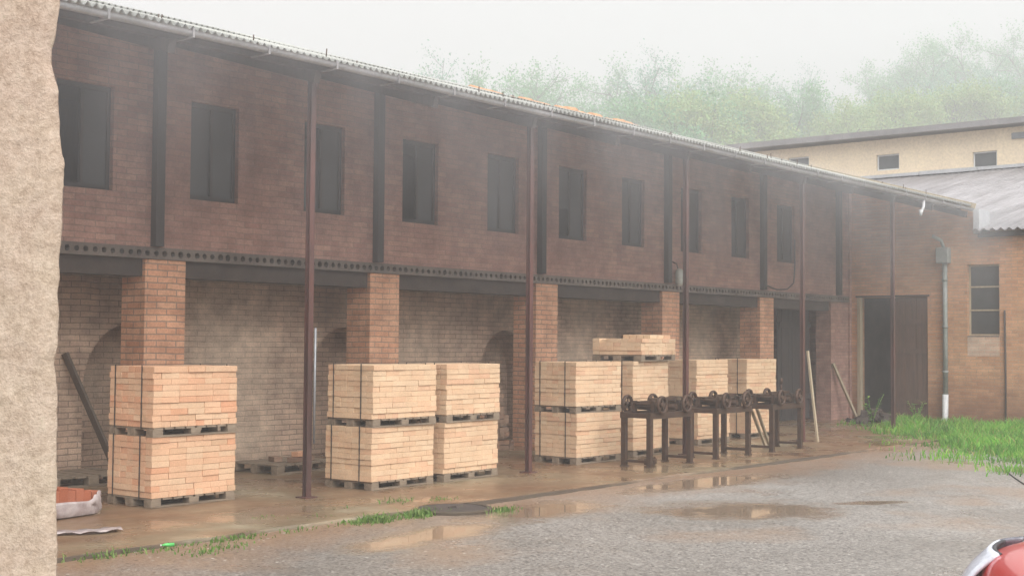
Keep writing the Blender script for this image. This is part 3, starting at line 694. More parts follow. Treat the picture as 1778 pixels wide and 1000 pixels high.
# ------------------------------------------------------------------ low loads, old pallets and bricks behind
def small_pallet(x, y, rz, label, g):
    t = thing('pallet', label, 'pallet', (x, y, .002), rz, g)
    mb = MB()
    for k in range(3): mb.box((0, (.9-.1)*k/2, 0), (1.2, (.9-.1)*k/2+.1, .02), jit=.004)
    mb.build('bottom_boards', MAT['timber'], t)
    for i in range(3):
        for k in range(3): mb = MB(); mb.box(((1.2-.14)*i/2, (.9-.12)*k/2, .02), ((1.2-.14)*i/2+.14, (.9-.12)*k/2+.12, .11)); mb.build('block', MAT['timber'], t)
    mb = MB()
    for i in range(7): mb.box((i*.171+.01, 0, .111), (i*.171+.15, .9, .133), jit=.004)
    mb.build('deck', MAT['timber'], t); return t
small_pallet(11.75, 13.75, D2R(4), 'old grey wooden pallet with a few loose bricks behind the nearest steel post', 'empty pallets by the kiln wall')
small_pallet(8.75, 14.35, D2R(0), 'old grey wooden pallet on the floor left of the salmon brick stack', 'empty pallets by the kiln wall')
br = []
for (x, y, z, rz) in ((12.25, 13.95, .137, .3), (12.45, 13.98, .137, .1), (12.34, 13.96, .207, .2), (12.1, 14.2, .137, 1.2), (12.62, 14.1, .137, .9)):
    t = MB(); t.box((-.125, -.06, 0), (.125, .06, .068), jit=.003); o = t.build('loose_brick', MAT['old_bricks'] if len(br) != 2 else MAT['pack_orange'], bevel=.004)
    o.location = (x, y, z); o.rotation_euler = (0, 0, rz); br.append(o)
for o, l in zip(br, ('brown loose brick at the left of the old pallet near the steel post', 'brown loose brick beside the pale one on the old pallet', 'pale pinkish loose brick lying on top of others on the old pallet', 'brown loose brick lying crosswise at the back of the old pallet', 'brown loose brick at the right end of the old pallet')):
    tag(o, l, 'brick', 'loose bricks on the old pallet')
def brick_heap(name, label, x0, x1, y0, y1, h, n, seed):
    rd = random.Random(seed); mb = MB()
    rows = int(h/.072)
    for r in range(rows):
        ins = r*.012
        x = x0+ins
        while x < x1-ins-.1:
            y = y0+ins
            while y < y1-.1:
                if rd.random() > .12+.25*(r/rows)**2:
                    M = Matrix.Translation((x+.06, y+.12, r*.072+.036)) @ Matrix.Rotation(rd.uniform(-.16, .16), 4, 'Z') @ Matrix.Rotation(rd.uniform(-.06, .06), 4, 'X')
                    mb.box((-.058, -.12, -.034), (.058, .12, .034), M=M)
                y += .25
            x += .125
    return tag(mb.build(name, MAT['old_bricks']), label, 'brick heap')
brick_heap('brick_heap', 'ragged heap of old brown bricks behind the left edge of the nearest cream stack', 13.0, 14.5, 13.9, 14.25, .75, 0, 3)
brick_heap('brick_heap', 'tall ragged heap of old brown bricks in the bay left of the second steel post', 16.6, 17.5, 14.35, 14.75, 1.45, 0, 4)
# leaning dark board
b = MB(); b.bar((10.15, 15.0, .0), (9.58, 15.42, 1.62), .035, .13, up=(0, 1, 0)); tag(b.build('leaning_board', MAT['mid_timber']), 'dark wide board leaning against the kiln wall left of the salmon stack', 'board')
# low load wrapped in plastic
t = thing('wrapped_load', 'low load of wet reddish bricks wrapped in torn white plastic at left', 'brick load', (7.0, 11.9, 0), D2R(10))
t.scale = (.86, .86, .8)
mb = MB(); rd = random.Random(5)
for i in range(9):
    for k in range(5): mb.box((i*.122+.02, k*.2+.02, .12), (i*.122+.137, k*.2+.21, .34+rd.uniform(0, .05)-.022*abs(i-4)), jit=.006)
mb.build('bricks', MAT['red_tiles'], t, bevel=.004)
mb = MB(); N = 80; ring = []
for k in range(N):
    a = 2*math.pi*k/N; ca, sa = math.cos(a), math.sin(a)
    ex = .55+.62*math.copysign(abs(ca)**.3, ca); ey = .52+.56*math.copysign(abs(sa)**.3, sa)
    ring.append((ex, ey))
vs = []
for j, (z, o) in enumerate(((.02, .0), (.05, .03), (.10, .05), (.14, .04), (.19, .05), (.235, .035), (.245, -.02))):
    for k, (x, y) in enumerate(ring):
        s = 1+o*.6+.012*math.sin(k*1.7+j*1.3)+.01*math.sin(k*.63+j)
        zz = z+.045*math.sin(k*.35+j*.4)*(j > 3)+.016*math.sin(k*1.1+j)*(j > 1)
        vs.append((.55+(x-.55)*s, .52+(y-.52)*s, max(.01, zz)))
mb.add(vs, [(j*N+k, j*N+(k+1) % N, (j+1)*N+(k+1) % N, (j+1)*N+k) for j in range(6) for k in range(N)], True); mb.build('plastic_sheet', MAT['film'], t)
mb = MB()
for y in (.0, .44, .88): mb.box((-.02, y, 0), (1.12, y+.12, .11))
mb.build('pallet', MAT['timber'], t)
# scrap of white sheeting in front
mb = MB(); vs = []
for i in range(15):
    for k in range(5):
        x, y = i*.06, k*.05; vs.append((x, y+.04*math.sin(i*.5), .008+.02*abs(math.sin(i*.9+k*.8))+.01*random.random()))
mb.add(vs, [(i*5+k, (i+1)*5+k, (i+1)*5+k+1, i*5+k+1) for i in range(14) for k in range(4)], True)
o = mb.build('plastic_scrap', MAT['film']); o.location = (6.55, 11.0, .0); o.rotation_euler = (0, 0, D2R(-15)); sdm = o.modifiers.new('s', 'SOLIDIFY'); sdm.thickness = .004
tag(o, 'crumpled strip of white plastic lying on the wet apron at left', 'plastic sheet')
# ------------------------------------------------------------------ rusty machine stands
def make_stand():
    t = thing('machine_stand', '', 'machine', (0, 0, 0))
    LX, LY, Z = 1.12, .44, .70
    for x in (0, LX):
        for y in (0, LY):
            mb = MB(); mb.box((x-.036, y-.036, 0), (x+.036, y+.036, Z)); mb.box((x-.05, y-.045, -.002), (x+.05, y+.045, .012)); mb.build('leg', MAT['rust'], t)
        mb = MB(); mb.box((x-.015, .03, .06), (x+.015, LY-.03, .10)); mb.build('stretcher', MAT['rust'], t)
    mb = MB(); mb.box((-.05, -.045, Z), (LX+.05, .035, Z+.09)); mb.box((-.05, LY-.035, Z), (LX+.05, LY+.045, Z+.09))
    for x in (-.05, .3, .75, LX-.03): mb.box((x, .035, Z+.01), (x+.08, LY-.035, Z+.08))
    mb.build('top_frame', MAT['rust'], t)
    for x in (.2, .9):
        mb = MB(); mb.tube([(x, -.10, Z+.20), (x, LY+.10, Z+.20)], .022, 10)
        for y in (.03, LY-.06): mb.box((x-.05, y, Z+.09), (x+.05, y+.05, Z+.25), jit=.004)
        mb.build('shaft', MAT['rust'], t)
        for y in (-.08, LY+.08):
            mb = MB(); mb.ring((x, y, Z+.20), .115, .022)
            for k in range(5):
                a = k*2*math.pi/5+x; mb.bar((x, y, Z+.20), (x+.115*math.cos(a), y, Z+.20+.115*math.sin(a)), .022, .018, up=(0, 1, 0))
            mb.tube([(x, y-.035, Z+.20), (x, y+.035, Z+.20)], .038, 12); mb.build('pulley', MAT['rust'], t)
    mb = MB(); mb.bar((.2, .12, Z+.27), (.9, .12, Z+.27), .05, .05); mb.bar((.2, .33, Z+.22), (.9, .33, Z+.22), .06, .05); mb.box((.48, .1, Z+.09), (.66, .36, Z+.22), jit=.01)
    mb.tube([(.36, .0, Z+.16), (.36, .44, Z+.16)], .05, 12); mb.tube([(.74, .0, Z+.15), (.74, .44, Z+.15)], .045, 12)
    mb.build('carriage', MAT['rust'], t, bevel=.004)
    return t
ms = make_stand(); G = 'rusty machine stands in a row'
ms.location = (16.15, 10.72, .002); ms.rotation_euler = (0, 0, D2R(1)); ms['group'] = G; ms['label'] = 'rusty iron machine stand with spoked pulleys, nearest of the row'
dup(ms, (18.1, 10.78, .002), D2R(3), 'rusty iron machine stand with spoked pulleys, middle of the row', G)
m3 = dup(ms, (19.95, 10.8, .002), D2R(3), 'rusty iron machine stand with raised lever, farthest of the row', G)
mb = MB(); mb.tube([(.55, .1, .78), (.50, .06, 1.18)], .016, 8); mb.tube([(.50, .06, 1.12), (.497, .058, 1.22)], .024, 8); mb.build('lever', MAT['rust'], m3)
mb = MB(); mb.box((-.15, -.05, 0), (.15, .05, .1), jit=.015); mb.box((-.08, -.09, .02), (.05, .09, .08), jit=.01); o = mb.build('iron_block', MAT['rust'], bevel=.006); o.location = (16.6, 11.0, .002); o.rotation_euler = (0, 0, .3)
tag(o, 'small rusty iron block on the floor under the nearest machine stand', 'iron block')

# ------------------------------------------------------------------ small fittings
b = MB(); b.tube([(10.382, 11.515, .62), (10.384, 11.515, 1.95)], .014, 10)
tag(b.build('conduit', MAT['zinc']), 'pale vertical pipe fixed beside the nearest red steel post', 'pipe')
b = MB(); b.bar((22.72, 11.35, 0), (22.70, 11.54, 1.68), .05, .035); tag(b.build('leaning_batten', MAT['old_timber']), 'pale wooden batten standing against the fourth steel post', 'batten')
t = thing('wall_lamp', 'pale grey oval lamp fixed on the upright above the fourth visible brick pier', 'lamp', (22.35, YW-.1, 2.95))
b = MB(); b.tube([(22.35, YW-.16, 2.95), (22.35, YW-.16, 3.0), (22.35, YW-.16, 3.22), (22.35, YW-.16, 3.28)], [.05, .085, .085, .04], 14); b.build('housing', MAT['lamp_grey'], t, True)
b = MB(); b.tube([(22.35, YW-.12, 3.28), (22.35, YW-.09, 3.38), (22.35, YW-.003, 3.42)], .014, 8); b.build('bracket', MAT['rust'], t, True)
b = MB(); pts = [(26.1, YW-.03, 3.1), (26.6, YW-.03, 3.02), (27.1, YW-.03, 3.05), (27.4, YW-.03, 3.2), (27.45, YW-.03, 3.6), (27.45, YW-.03, 4.2)]; b.tube(pts, .014, 6)
tag(b.build('cable', MAT['strap']), 'dark cable sagging along the upper wall near the far end', 'cable')
b = MB(); b.bar((30.0, 13.95, .02), (29.35, 14.26, 1.35), .075, .05); tag(b.build('leaning_batten', MAT['old_timber']), 'pale plank propped diagonally beside the dark doorway at the corner', 'batten')
for (lab, p, q) in (('pale slat leaning inside the farthest machine stand, left one of the pair', (20.75, 11.35, 0), (20.35, 11.42, .68)), ('pale slat leaning inside the farthest machine stand, right one of the pair', (20.9, 11.35, 0), (20.55, 11.42, .68))):
    b = MB(); b.bar(p, q, .05, .03); tag(b.build('slat', MAT['old_timber']), lab, 'slat', 'slats in the farthest stand')
t = thing('bottle', 'bright green plastic bottle lying against the dark edge of the apron', 'bottle', (7.12, 9.77, .006), D2R(155)); t.scale = (.5, .5, .5)
mb = MB(); mb.tube([(-.11, 0, 0), (-.105, 0, 0), (.03, 0, 0), (.07, 0, 0), (.09, 0, 0), (.115, 0, 0)], [.012, .034, .034, .026, .013, .013], 14); mb.build('body', plain_mat('green_plastic', (.10, .50, .12), (.08, .42, .10), 6, .25, bs=20, bump=0), t)
mb = MB(); mb.tube([(.115, 0, 0), (.135, 0, 0)], .016, 12); mb.build('cap', MAT['white_pvc'], t)
# manhole ring and lid
t = thing('manhole', 'round concrete manhole cover with weeds around it at the apron edge', 'manhole', (10.78, 9.72, 0))
b = MB(); vs = []; n = 40
for r, z in ((.44, -.03), (.44, -.005), (.43, .006), (.38, .006), (.38, -.012)):
    for k in range(n): a = 2*math.pi*k/n; vs.append((r*math.cos(a), r*math.sin(a), z+random.uniform(-.003, .003)))
b.add(vs, [(j*n+k, j*n+(k+1) % n, (j+1)*n+(k+1) % n, (j+1)*n+k) for j in range(4) for k in range(n)]); b.build('ring', MAT['apron'], t)
b = MB(); b.tube([(0, 0, -.02), (0, 0, .0)], .372, 40, smooth=False); b.bar((-.06, 0, .008), (.06, 0, .008), .02, .02); b.build('lid', MAT['dark_concrete'], t)
# rubble at the corner doorway
rd = random.Random(9); b = MB()
for i in range(60):
    x, y = 29.4+rd.gauss(0, .35), 13.2+rd.gauss(0, .28); s = rd.uniform(.05, .14); M = Matrix.Translation((x, y, max(0, .32-.5*math.hypot(x-29.4, y-13.2))*rd.uniform(.3, 1))) @ Matrix.Rotation(rd.uniform(0, 6), 4, 'Z') @ Matrix.Rotation(rd.uniform(-.6, .6), 4, 'X')
    b.box((-s, -s*.7, -s*.5), (s, s*.7, s*.5), jit=s*.25, M=M)
tag(b.build('rubble_heap', MAT['dark_timber']), 'dark heap of broken debris in front of the corner doorway', 'debris heap')
b = MB(); pts = []
for k in range(18):
    t_ = k/17; pts.append((19.5-5.0*t_, 6.75-2.6*t_+.05*math.sin(t_*5), -.02))
b.tube(pts, .009, 6); tag(b.build('cable', MAT['strap']), 'thin dark cable lying on the gravel below the grass patch', 'cable')

# ------------------------------------------------------------------ grass and weeds
def blades(name, pts, hmin, hmax, wid, mat):
    n = len(pts); P = np.array(pts); a = rng.uniform(0, 2*np.pi, n); h = rng.uniform(hmin, hmax, n)*(P[:, 3]); lean = rng.uniform(.1, .75, n)*h; la = rng.uniform(0, 2*np.pi, n)
    wv = rng.uniform(.6, 1.2, n)*wid
    dx, dy = np.cos(a)*wv, np.sin(a)*wv; lx, ly = np.cos(la)*lean, np.sin(la)*lean
    v = np.zeros((n, 5, 3)); z0 = P[:, 2]
    for k, (s, t, lf) in enumerate(((-1, 0, 0), (1, 0, 0), (.8, .55, .35), (-.8, .55, .35), (0, 1, 1))):
        v[:, k, 0] = P[:, 0]+s*dx+lf*lx; v[:, k, 1] = P[:, 1]+s*dy+lf*ly; v[:, k, 2] = z0+t*h*(1-.25*lf)
    f = []
    for i in range(n): o = i*5; f += [(o, o+1, o+2, o+3), (o+3, o+2, o+4)]
    me = bpy.data.meshes.new(name); me.from_pydata(v.reshape(-1, 3).tolist(), [], f); me.materials.append(mat); me.update()
    o = bpy.data.objects.new(name, me); COL.objects.link(o); return o
def inpoly(x, y, P):
    c = False; j = len(P)-1
    for i in range(len(P)):
        if (P[i][1] > y) != (P[j][1] > y) and x < (P[j][0]-P[i][0])*(y-P[i][1])/(P[j][1]-P[i][1])+P[i][0]: c = not c
        j = i
    return c
GP = [(21.4, 8.9), (20.6, 8.2), (20.0, 7.4), (19.3, 6.8), (19.4, 6.0), (20.2, 3.5), (24, 2), (30.2, 2), (30.2, 13.0), (28.4, 13.0), (26.5, 11.9), (24, 10.4)]
def edge_dist(x, y):
    best = 9
    for i in range(len(GP)):
        (ax, ay), (bx, by) = GP[i-1], GP[i]; t = max(0, min(1, ((x-ax)*(bx-ax)+(y-ay)*(by-ay))/((bx-ax)**2+(by-ay)**2))); best = min(best, math.hypot(x-ax-t*(bx-ax), y-ay-t*(by-ay)))
    return best if inpoly(x, y, GP) else -best
pts = []
while len(pts) < 34000:
    x, y = random.uniform(18.3, 30.3), random.uniform(2, 13.6)
    e = edge_dist(x, y)+1.1*mn.noise((x*.8, y*.8, 3))+.5*mn.noise((x*2.6, y*2.6, 5))
    if x > 29.6: e = max(e, .5)
    if e < -.35 or random.random() > (.06 if e < 0 else min(1, .12+e*.75)): continue
    d = mn.noise((x*.9, y*.9, 9))
    if random.random() > .62+.9*d: continue
    hh = .4+min(.5, max(0, e)*.35)+.9*max(0, d+.2)+(1.0 if x > 25.5 else 0)*max(0, mn.noise((x*1.3, y*1.3, 1))+.35)
    pts.append((x, y, -.035, hh))
tag(blades('grass', pts, .08, .26, .010, MAT['grass']), 'patch of green grass and weeds in the far right corner of the yard', 'grass', kind='stuff')
pts = []
def tuft(cx, cy, rx, ry, n, h):
    for _ in range(n): pts.append((random.gauss(cx, rx), random.gauss(cy, ry), -.03, h*random.uniform(.5, 1.2)))
for x in np.arange(8.0, 10.9, .16):
    k = max(0, .5+1.1*mn.noise((x*2.1, 0, 0)))
    tuft(x+random.uniform(-.1, .1), 9.78+random.gauss(0, .06), .1, .06, int(95*max(0, k-.1)*min(1, (x-7.7)/1.6)*random.uniform(.1, 1.4)), .35+.5*k*random.random())
for x in np.arange(6.2, 8, .3): tuft(x, 9.8, .08, .05, int(16*random.random()), .4)
for (x, y, n, h) in ((7.0, 9.75, 40, .5), (7.35, 9.76, 30, .4), (11.25, 10.3, 120, .6), (10.75, 10.55, 130, .8), (11.1, 9.3, 110, .7), (10.2, 9.65, 300, .9), (9.6, 9.68, 260, .9), (6.5, 10.6, 60, .3), (7.2, 10.9, 60, .3), (8.1, 11.3, 30, .3), (6.9, 11.4, 90, .3), (12.3, 10.0, 30, .4), (6.35, 9.8, 50, .7), (6.6, 9.85, 40, .7), (7.75, 9.78, 45, .6), (7.95, 9.8, 40, .6), (7.2, 9.35, 60, .5), (7.5, 9.45, 60, .5), (8.9, 10.6, 60, .5), (9.3, 10.2, 60, .5), (9.9, 10.5, 40, .5)): tuft(x, y, .12, .07, n, h)
tag(blades('weeds', pts, .04, .14, .008, MAT['weed']), 'low green weeds growing along the edge of the apron', 'weeds', kind='stuff')

def leafy(x, y, h, label):
    t = thing('weed_plant', label, 'plant', (x, y, -.03)); st = MB(); lf = MB()
    for s in range(6):
        a = random.uniform(0, 6.28); q = Vector((math.cos(a), math.sin(a), 0)); L = h*random.uniform(.6, 1)
        p = [q*(.35*L*(k/4)**1.4)+Vector((0, 0, L*k/4)) for k in range(5)]; st.tube(p, [.008, .007, .006, .005, .003], 5)
        for k in range(14):
            u = random.uniform(.3, 1)*4; i = min(3, int(u)); c = p[i].lerp(p[i+1], u-i); b1 = random.uniform(0, 6.28); d = Vector((math.cos(b1), math.sin(b1), random.uniform(-.2, .5))).normalized(); sd_ = d.cross(Vector((0, 0, 1))).normalized(); l2 = random.uniform(.06, .13)
            lf.add([c, c+d*l2*.5+sd_*l2*.28, c+d*l2, c+d*l2*.5-sd_*l2*.28], [(0, 1, 2, 3)])
    st.build('stem', MAT['grass'], t); lf.build('leaves', MAT['grass'], t)
leafy(28.2, 12.75, .75, 'leafy pale green weed standing before the brown door at the corner')
leafy(29.6, 12.3, .6, 'bushy green weed at the foot of the corner wall left of the rain pipe')

# ------------------------------------------------------------------ hill and trees
b = MB(); HXs = np.linspace(62, 298, 43); HYs = np.linspace(-60, 298, 43); vs = []
def hill_z(x, y):
    d = x-80+.25*(y-30)
    r = max(0, d)/110
    return -.5+min(r, 1.2)*(12+9*math.exp(-((y-50)/50)**2))+1.2*mn.noise((x*.02, y*.02, 0))*min(1, r*3)
for x in HXs:
    for y in HYs: vs.append((x, y, hill_z(x, y)))
N = len(HYs); b.add(vs, [(i*N+k, (i+1)*N+k, (i+1)*N+k+1, i*N+k+1) for i in range(len(HXs)-1) for k in range(N-1)], True)
tag(b.build('hill', plain_mat('hill_soil', (.06, .075, .03), (.08, .07, .04), .3, .95, bs=4, world=True)), kind='structure')

def tree_meshes(seed, H, leafmat, nleaf, spread, bare=.3, lsz=.15):
    rd = random.Random(seed); wood = MB(); tips = []
    def grow(p, d, L, r, lev):
        n = 5; pts = [Vector(p)]; rr = [r]
        for k in range(n):
            d = (d+Vector((rd.gauss(0, .10), rd.gauss(0, .10), .05+rd.gauss(0, .05)))).normalized(); pts.append(pts[-1]+d*L/n); rr.append(r*(1-.6*(k+1)/n))
        wood.tube(pts, rr, 7 if lev < 2 else 4, cap=False)
        if lev >= 2: tips.extend([(q, L) for q in pts[2:]])
        if lev < 3:
            nb = (9 if lev == 0 else 5)
            for i in range(nb):
                t = rd.uniform(bare if lev == 0 else .3, 1); j = min(n-1, int(t*n)); q = pts[j].lerp(pts[j+1], t*n-j)
                a = rd.uniform(0, 6.283); side = Vector((math.cos(a), math.sin(a), 0)); side = (side-d*side.dot(d)).normalized()
                nd = (d*rd.uniform(.35, .9)+side*rd.uniform(.6, 1.0)*spread).normalized()
                grow(q, nd, L*rd.uniform(.42, .62)*(1.15-t*.4 if lev == 0 else 1), rr[j]*.62, lev+1)
    grow((0, 0, -.5), Vector((rd.gauss(0, .04), rd.gauss(0, .04), 1)), H*.78, H*.024, 0)
    lf = MB(); dens = [max(.02, rd.random()**2.6) for _ in tips]; tot = sum(dens)
    for (q, L), w_ in zip(tips, dens):
        for _ in range(max(1, int(nleaf*w_/tot))):
            c = q+Vector((rd.gauss(0, .3), rd.gauss(0, .3), rd.gauss(0, .25))); s = lsz*rd.uniform(.5, 1.2)
            u = Vector((rd.gauss(0, 1), rd.gauss(0, 1), rd.gauss(0, 1))).normalized(); v = u.cross(Vector((rd.gauss(0, 1), rd.gauss(0, 1), rd.gauss(0, 1)))).normalized()
            lf.add([c-u*s*.5, c+v*s*.3, c+u*s*.5, c-v*s*.3], [(0, 1, 2, 3)])
    return wood, lf
KINDS = []; KH = []
for k, (seed, H, lm, nl, sp, bare) in enumerate(((21, 15, 'leaf_a', 5200, 1.0, .35), (22, 16, 'leaf_c', 4200, .85, .42), (23, 11, 'leaf_b', 5600, 1.1, .15), (24, 15, 'leaf_a', 2200, .9, .45), (25, 12, 'leaf_a', 6000, 1.1, .12))):
    wd, lf = tree_meshes(seed, H*.74, MAT[lm], int(nl*(3.2 if k in (2, 4) else 2.5)), sp, bare)
    t = thing('tree', '', 'tree', (0, 0, -200)); wd.build('trunk', MAT['bark'], t); lf.build('crown', MAT[lm], t); KINDS.append([t, False]); KH.append(sorted(v[2] for v in lf.v)[int(len(lf.v)*.995)])
TR = []   # (bearing column, distance along the view, kind, apparent top)
for i, (u, d, k, top) in enumerate(((770, 74, 0, 122), (835, 72, 1, 112), (900, 80, 0, 116), (945, 68, 3, 128), (1005, 76, 3, 118), (1075, 74, 1, 110), (1135, 82, 0, 106), (1190, 78, 1, 104), (1245, 84, 0, 112), (1300, 76, 3, 140), (1350, 88, 3, 156),
                                   (1120, 64, 4, 170), (1200, 66, 2, 172), (1270, 62, 2, 168), (1330, 66, 2, 165), (1395, 70, 4, 152), (1050, 66, 4, 188), (1400, 90, 0, 146), (1450, 84, 1, 128), (1500, 92, 0, 112), (1550, 88, 1, 98), (1600, 94, 0, 80), (1650, 90, 1, 72), (1700, 96, 0, 60), (1750, 92, 3, 52), (1810, 94, 0, 50),
                                   (1450, 66, 2, 180), (1510, 70, 4, 172), (1570, 68, 2, 165), (1630, 72, 4, 158), (1690, 70, 2, 150), (1740, 74, 4, 140), (1790, 70, 2, 150), (1860, 84, 4, 90), (980, 88, 0, 132), (870, 66, 4, 185), (800, 84, 4, 150))):
    d *= 2.25; p = (FWD+RGT*((u-889)/2300))*d; zt = EYE+d*(FWD+RGT*((u-889)/2300)-UPV*((top-500)/2300)).z; TR.append((p.x, p.y, k, zt, u))
LBL = ['tall green broadleaf tree', 'tall blue green tree', 'yellowing round bush tree', 'thin sparse tree with bare limbs', 'dense low green tree']
for (x, y, k, zt, u) in TR:
    where = ('showing above the left part of the kiln ridge' if u < 900 else 'above the orange ridge caps' if u < 1130 else 'above the right half of the kiln roof' if u < 1290 else 'behind the left end of the beige hall' if u < 1460 else 'behind the middle of the beige hall' if u < 1640 else 'behind the right end of the beige hall')
    root, used = KINDS[k]; z = hill_z(x, y)-.1
    if used: t = dup(root)
    else: t = root; KINDS[k][1] = True
    s = (zt-z)/KH[k]; t.location = (x, y, z); t.rotation_euler = (0, 0, random.uniform(0, 6.28)); t.scale = (s*random.uniform(.85, 1.1), s*random.uniform(.85, 1.1), s); t['group'] = 'trees on the hill behind'; t['label'] = LBL[k]+' '+where+''

# ------------------------------------------------------------------ red car, front corner in view
def paint():
    M = Mat('red_car_paint'); p = M.obj(); n = M.noise(p, 300, 2); M.b.inputs['Coat Weight'].default_value = .8; M.b.inputs['Coat Roughness'].default_value = .05
    d = M.noise(p, 45, 3, .7); M.bump(M.ramp(d, [(.6, (0, 0, 0)), (.68, (1, 1, 1))]), .12, .004)
    return M.out(M.mix(n, (.55, .03, .025), (.48, .025, .02)), .3, spec=.5)
MAT['paint'] = paint(); MAT['black_trim'] = plain_mat('black_trim', (.03, .03, .035), (.045, .045, .05), 20, .45, bs=80, bump=.05)
MAT['lens'] = plain_mat('headlight_lens', (.60, .62, .68), (.50, .52, .60), 8, .08, bs=40, bump=.0, spec=.7)
MAT['indicator'] = plain_mat('smoked_indicator', (.10, .10, .125), (.16, .16, .19), 20, .15, bs=60, bump=0, spec=.7)
MAT['tyre'] = plain_mat('tyre_rubber', (.03, .03, .03), (.04, .038, .036), 12, .85, bs=60); MAT['car_glass'] = glass_mat('car_glass', (.03, .035, .035), .04)
car_loc = Vector((0, 0, 0))+Fh*6.3+Rh*2.275
ang = math.atan2(-RGT.y, -RGT.x)-D2R(4)
car = thing('parked_car', 'glossy red car with a pale headlight, cut off by the lower right corner', 'car', (car_loc.x, car_loc.y, -.03), ang)
# local frame: +x towards the nose (nose at x=0), body runs to x=-3.9; y to the car's left
def loft(st, name, mat, sub=2):
    mb = MB(); n = len(st[0][1])*2-2; rings = []
    for x, half in st:
        r = [(x+dx, y, z) for dx, y, z in half]+[(x+dx, -y, z) for dx, y, z in half[-2:0:-1]]; rings.append(r)
    n = len(rings[0]); mb.add([p for r in rings for p in r], [(i*n+k, i*n+(k+1) % n, (i+1)*n+(k+1) % n, (i+1)*n+k) for i in range(len(rings)-1) for k in range(n)], True)
    mb.f += [tuple(range(n))[::-1], tuple((len(rings)-1)*n+k for k in range(n))]; mb.sm += [True, True]
    o = mb.build(name, mat, car); s = o.modifiers.new('s', 'SUBSURF'); s.levels = s.render_levels = sub; return o
def sect(w_, zt, zb, nose=0):
    return [(0, 0, zt+.015), (0, w_*.6, zt+.01), (-nose*.3, w_*.88, zt-.015), (-nose*.6, w_*.985, zt-.07), (-nose, w_, zt-.18), (-nose, w_*1.0, (zt+zb)/2-.02), (-nose*.6, w_*.97, zb+.06), (0, w_*.8, zb), (0, 0, zb)]
loft([(-.02, sect(.62, .60, .24, .25)), (-.06, sect(.70, .70, .2, .2)), (-.14, sect(.76, .78, .19, .1)), (-.3, sect(.80, .83, .18, .03)), (-.6, sect(.82, .87, .18)), (-.95, sect(.83, .90, .18)), (-1.2, sect(.83, .93, .18)), (-2.2, sect(.84, .95, .18)), (-3.2, sect(.83, .96, .18)), (-3.6, sect(.81, .95, .2)), (-3.82, sect(.77, .88, .24)), (-3.88, sect(.7, .7, .28))], 'body', MAT['paint'])
def sect2(w_, zt, zb): return [(0, 0, zt), (0, w_*.7, zt-.01), (0, w_*.9, zt-.05), (0, w_, zt-.14), (0, w_+.10, zb+.1), (0, w_+.12, zb), (0, 0, zb)]
loft([(-1.12, sect2(.64, .95, .86)), (-1.35, sect2(.62, 1.13, .88)), (-1.75, sect2(.60, 1.38, .9)), (-2.1, sect2(.6, 1.43, .9)), (-2.9, sect2(.6, 1.43, .9)), (-3.4, sect2(.6, 1.36, .9)), (-3.72, sect2(.62, 1.0, .86))], 'cabin', MAT['paint'])
mb = MB()
for sg in (1, -1):
    for xa, xb, xc, xd in ((-1.45, -2.2, -2.2, -1.85), (-2.28, -3.3, -3.2, -2.28)):
        mb.add([(xa, sg*.745, .98), (xb, sg*.745, .98), (xc, sg*.635, 1.33), (xd, sg*.635, 1.33)], [(0, 1, 2, 3)])
mb.add([(-1.17, -.6, 1.0), (-1.17, .6, 1.0), (-1.72, .52, 1.385), (-1.72, -.52, 1.385)], [(0, 1, 2, 3)]); mb.add([(-3.74, -.55, 1.02), (-3.74, .55, 1.02), (-3.46, .5, 1.33), (-3.46, -.5, 1.33)], [(0, 1, 2, 3)])
o = mb.build('windows', MAT['car_glass'], car); q = o.modifiers.new('s', 'SOLIDIFY'); q.thickness = .03; q.offset = 0
for sg in (1, -1):
    for x in (-.72, -3.1):
        mb = MB(); c = (x, sg*.74, .31); mb.ring(c, .24, .075, n=32, k=10); w0 = mb.build('wheel', MAT['tyre'], car)
        mb = MB(); mb.tube([(x, sg*.70, .31), (x, sg*.775, .31)], .2, 24); 
        for k in range(5): a = k*1.257; mb.bar((x, sg*.785, .31), (x+.18*math.cos(a), sg*.78, .31+.18*math.sin(a)), .05, .02, up=(0, 1, 0))
        mb.build('rim', MAT['zinc'], w0)
def headlight(sg):
    # lens lies over the nose corner; the dark indicator wraps on round to the wing
    def patch(t0, t1, NU, grow=0):
        NV = 10; vs = []
        for i in range(NU+1):
            for j in range(NV+1):
                v = j/NV; u = t0+(t1-t0)*i/NU; th = math.radians(88)*u
                y = .40+.39*math.sin(th)**.9; xf = -.005-.36*(1-math.cos(th))
                z = .575+.20*v+.045*u*v; back = (.02+.17*v**1.4)*(1-.35*u); bul = (.02+grow)*math.sin(math.pi*v)
                vs.append((xf-back+bul+.035+grow, sg*(y+.03*(1-v)*u+.012), z))
        return vs, [(i*(NV+1)+j, (i+1)*(NV+1)+j, (i+1)*(NV+1)+j+1, i*(NV+1)+j+1) for i in range(NU) for j in range(NV)]
    mb = MB(); va, fa = patch(0, .60, 12); mb.add(va, fa, True); o = mb.build('headlight', MAT['lens'], car); q = o.modifiers.new('s', 'SOLIDIFY'); q.thickness = .02
    mb = MB(); vb, fb = patch(.61, .93, 8); mb.add(vb, fb, True); q = mb.build('indicator', MAT['indicator'], o).modifiers.new('s', 'SOLIDIFY'); q.thickness = .02
    mb = MB(); mb.tube([Vector(va[i*11+10])+Vector((-.006, 0, .002)) for i in range(13)], .012, 8); mb.build('seal', MAT['black_trim'], o)
    mb = MB(); mb.tube([Vector(va[12*11+j])+Vector((0, sg*.004, 0)) for j in range(11)], .007, 6); mb.build('divider', MAT['black_trim'], o)
headlight(1); headlight(-1)
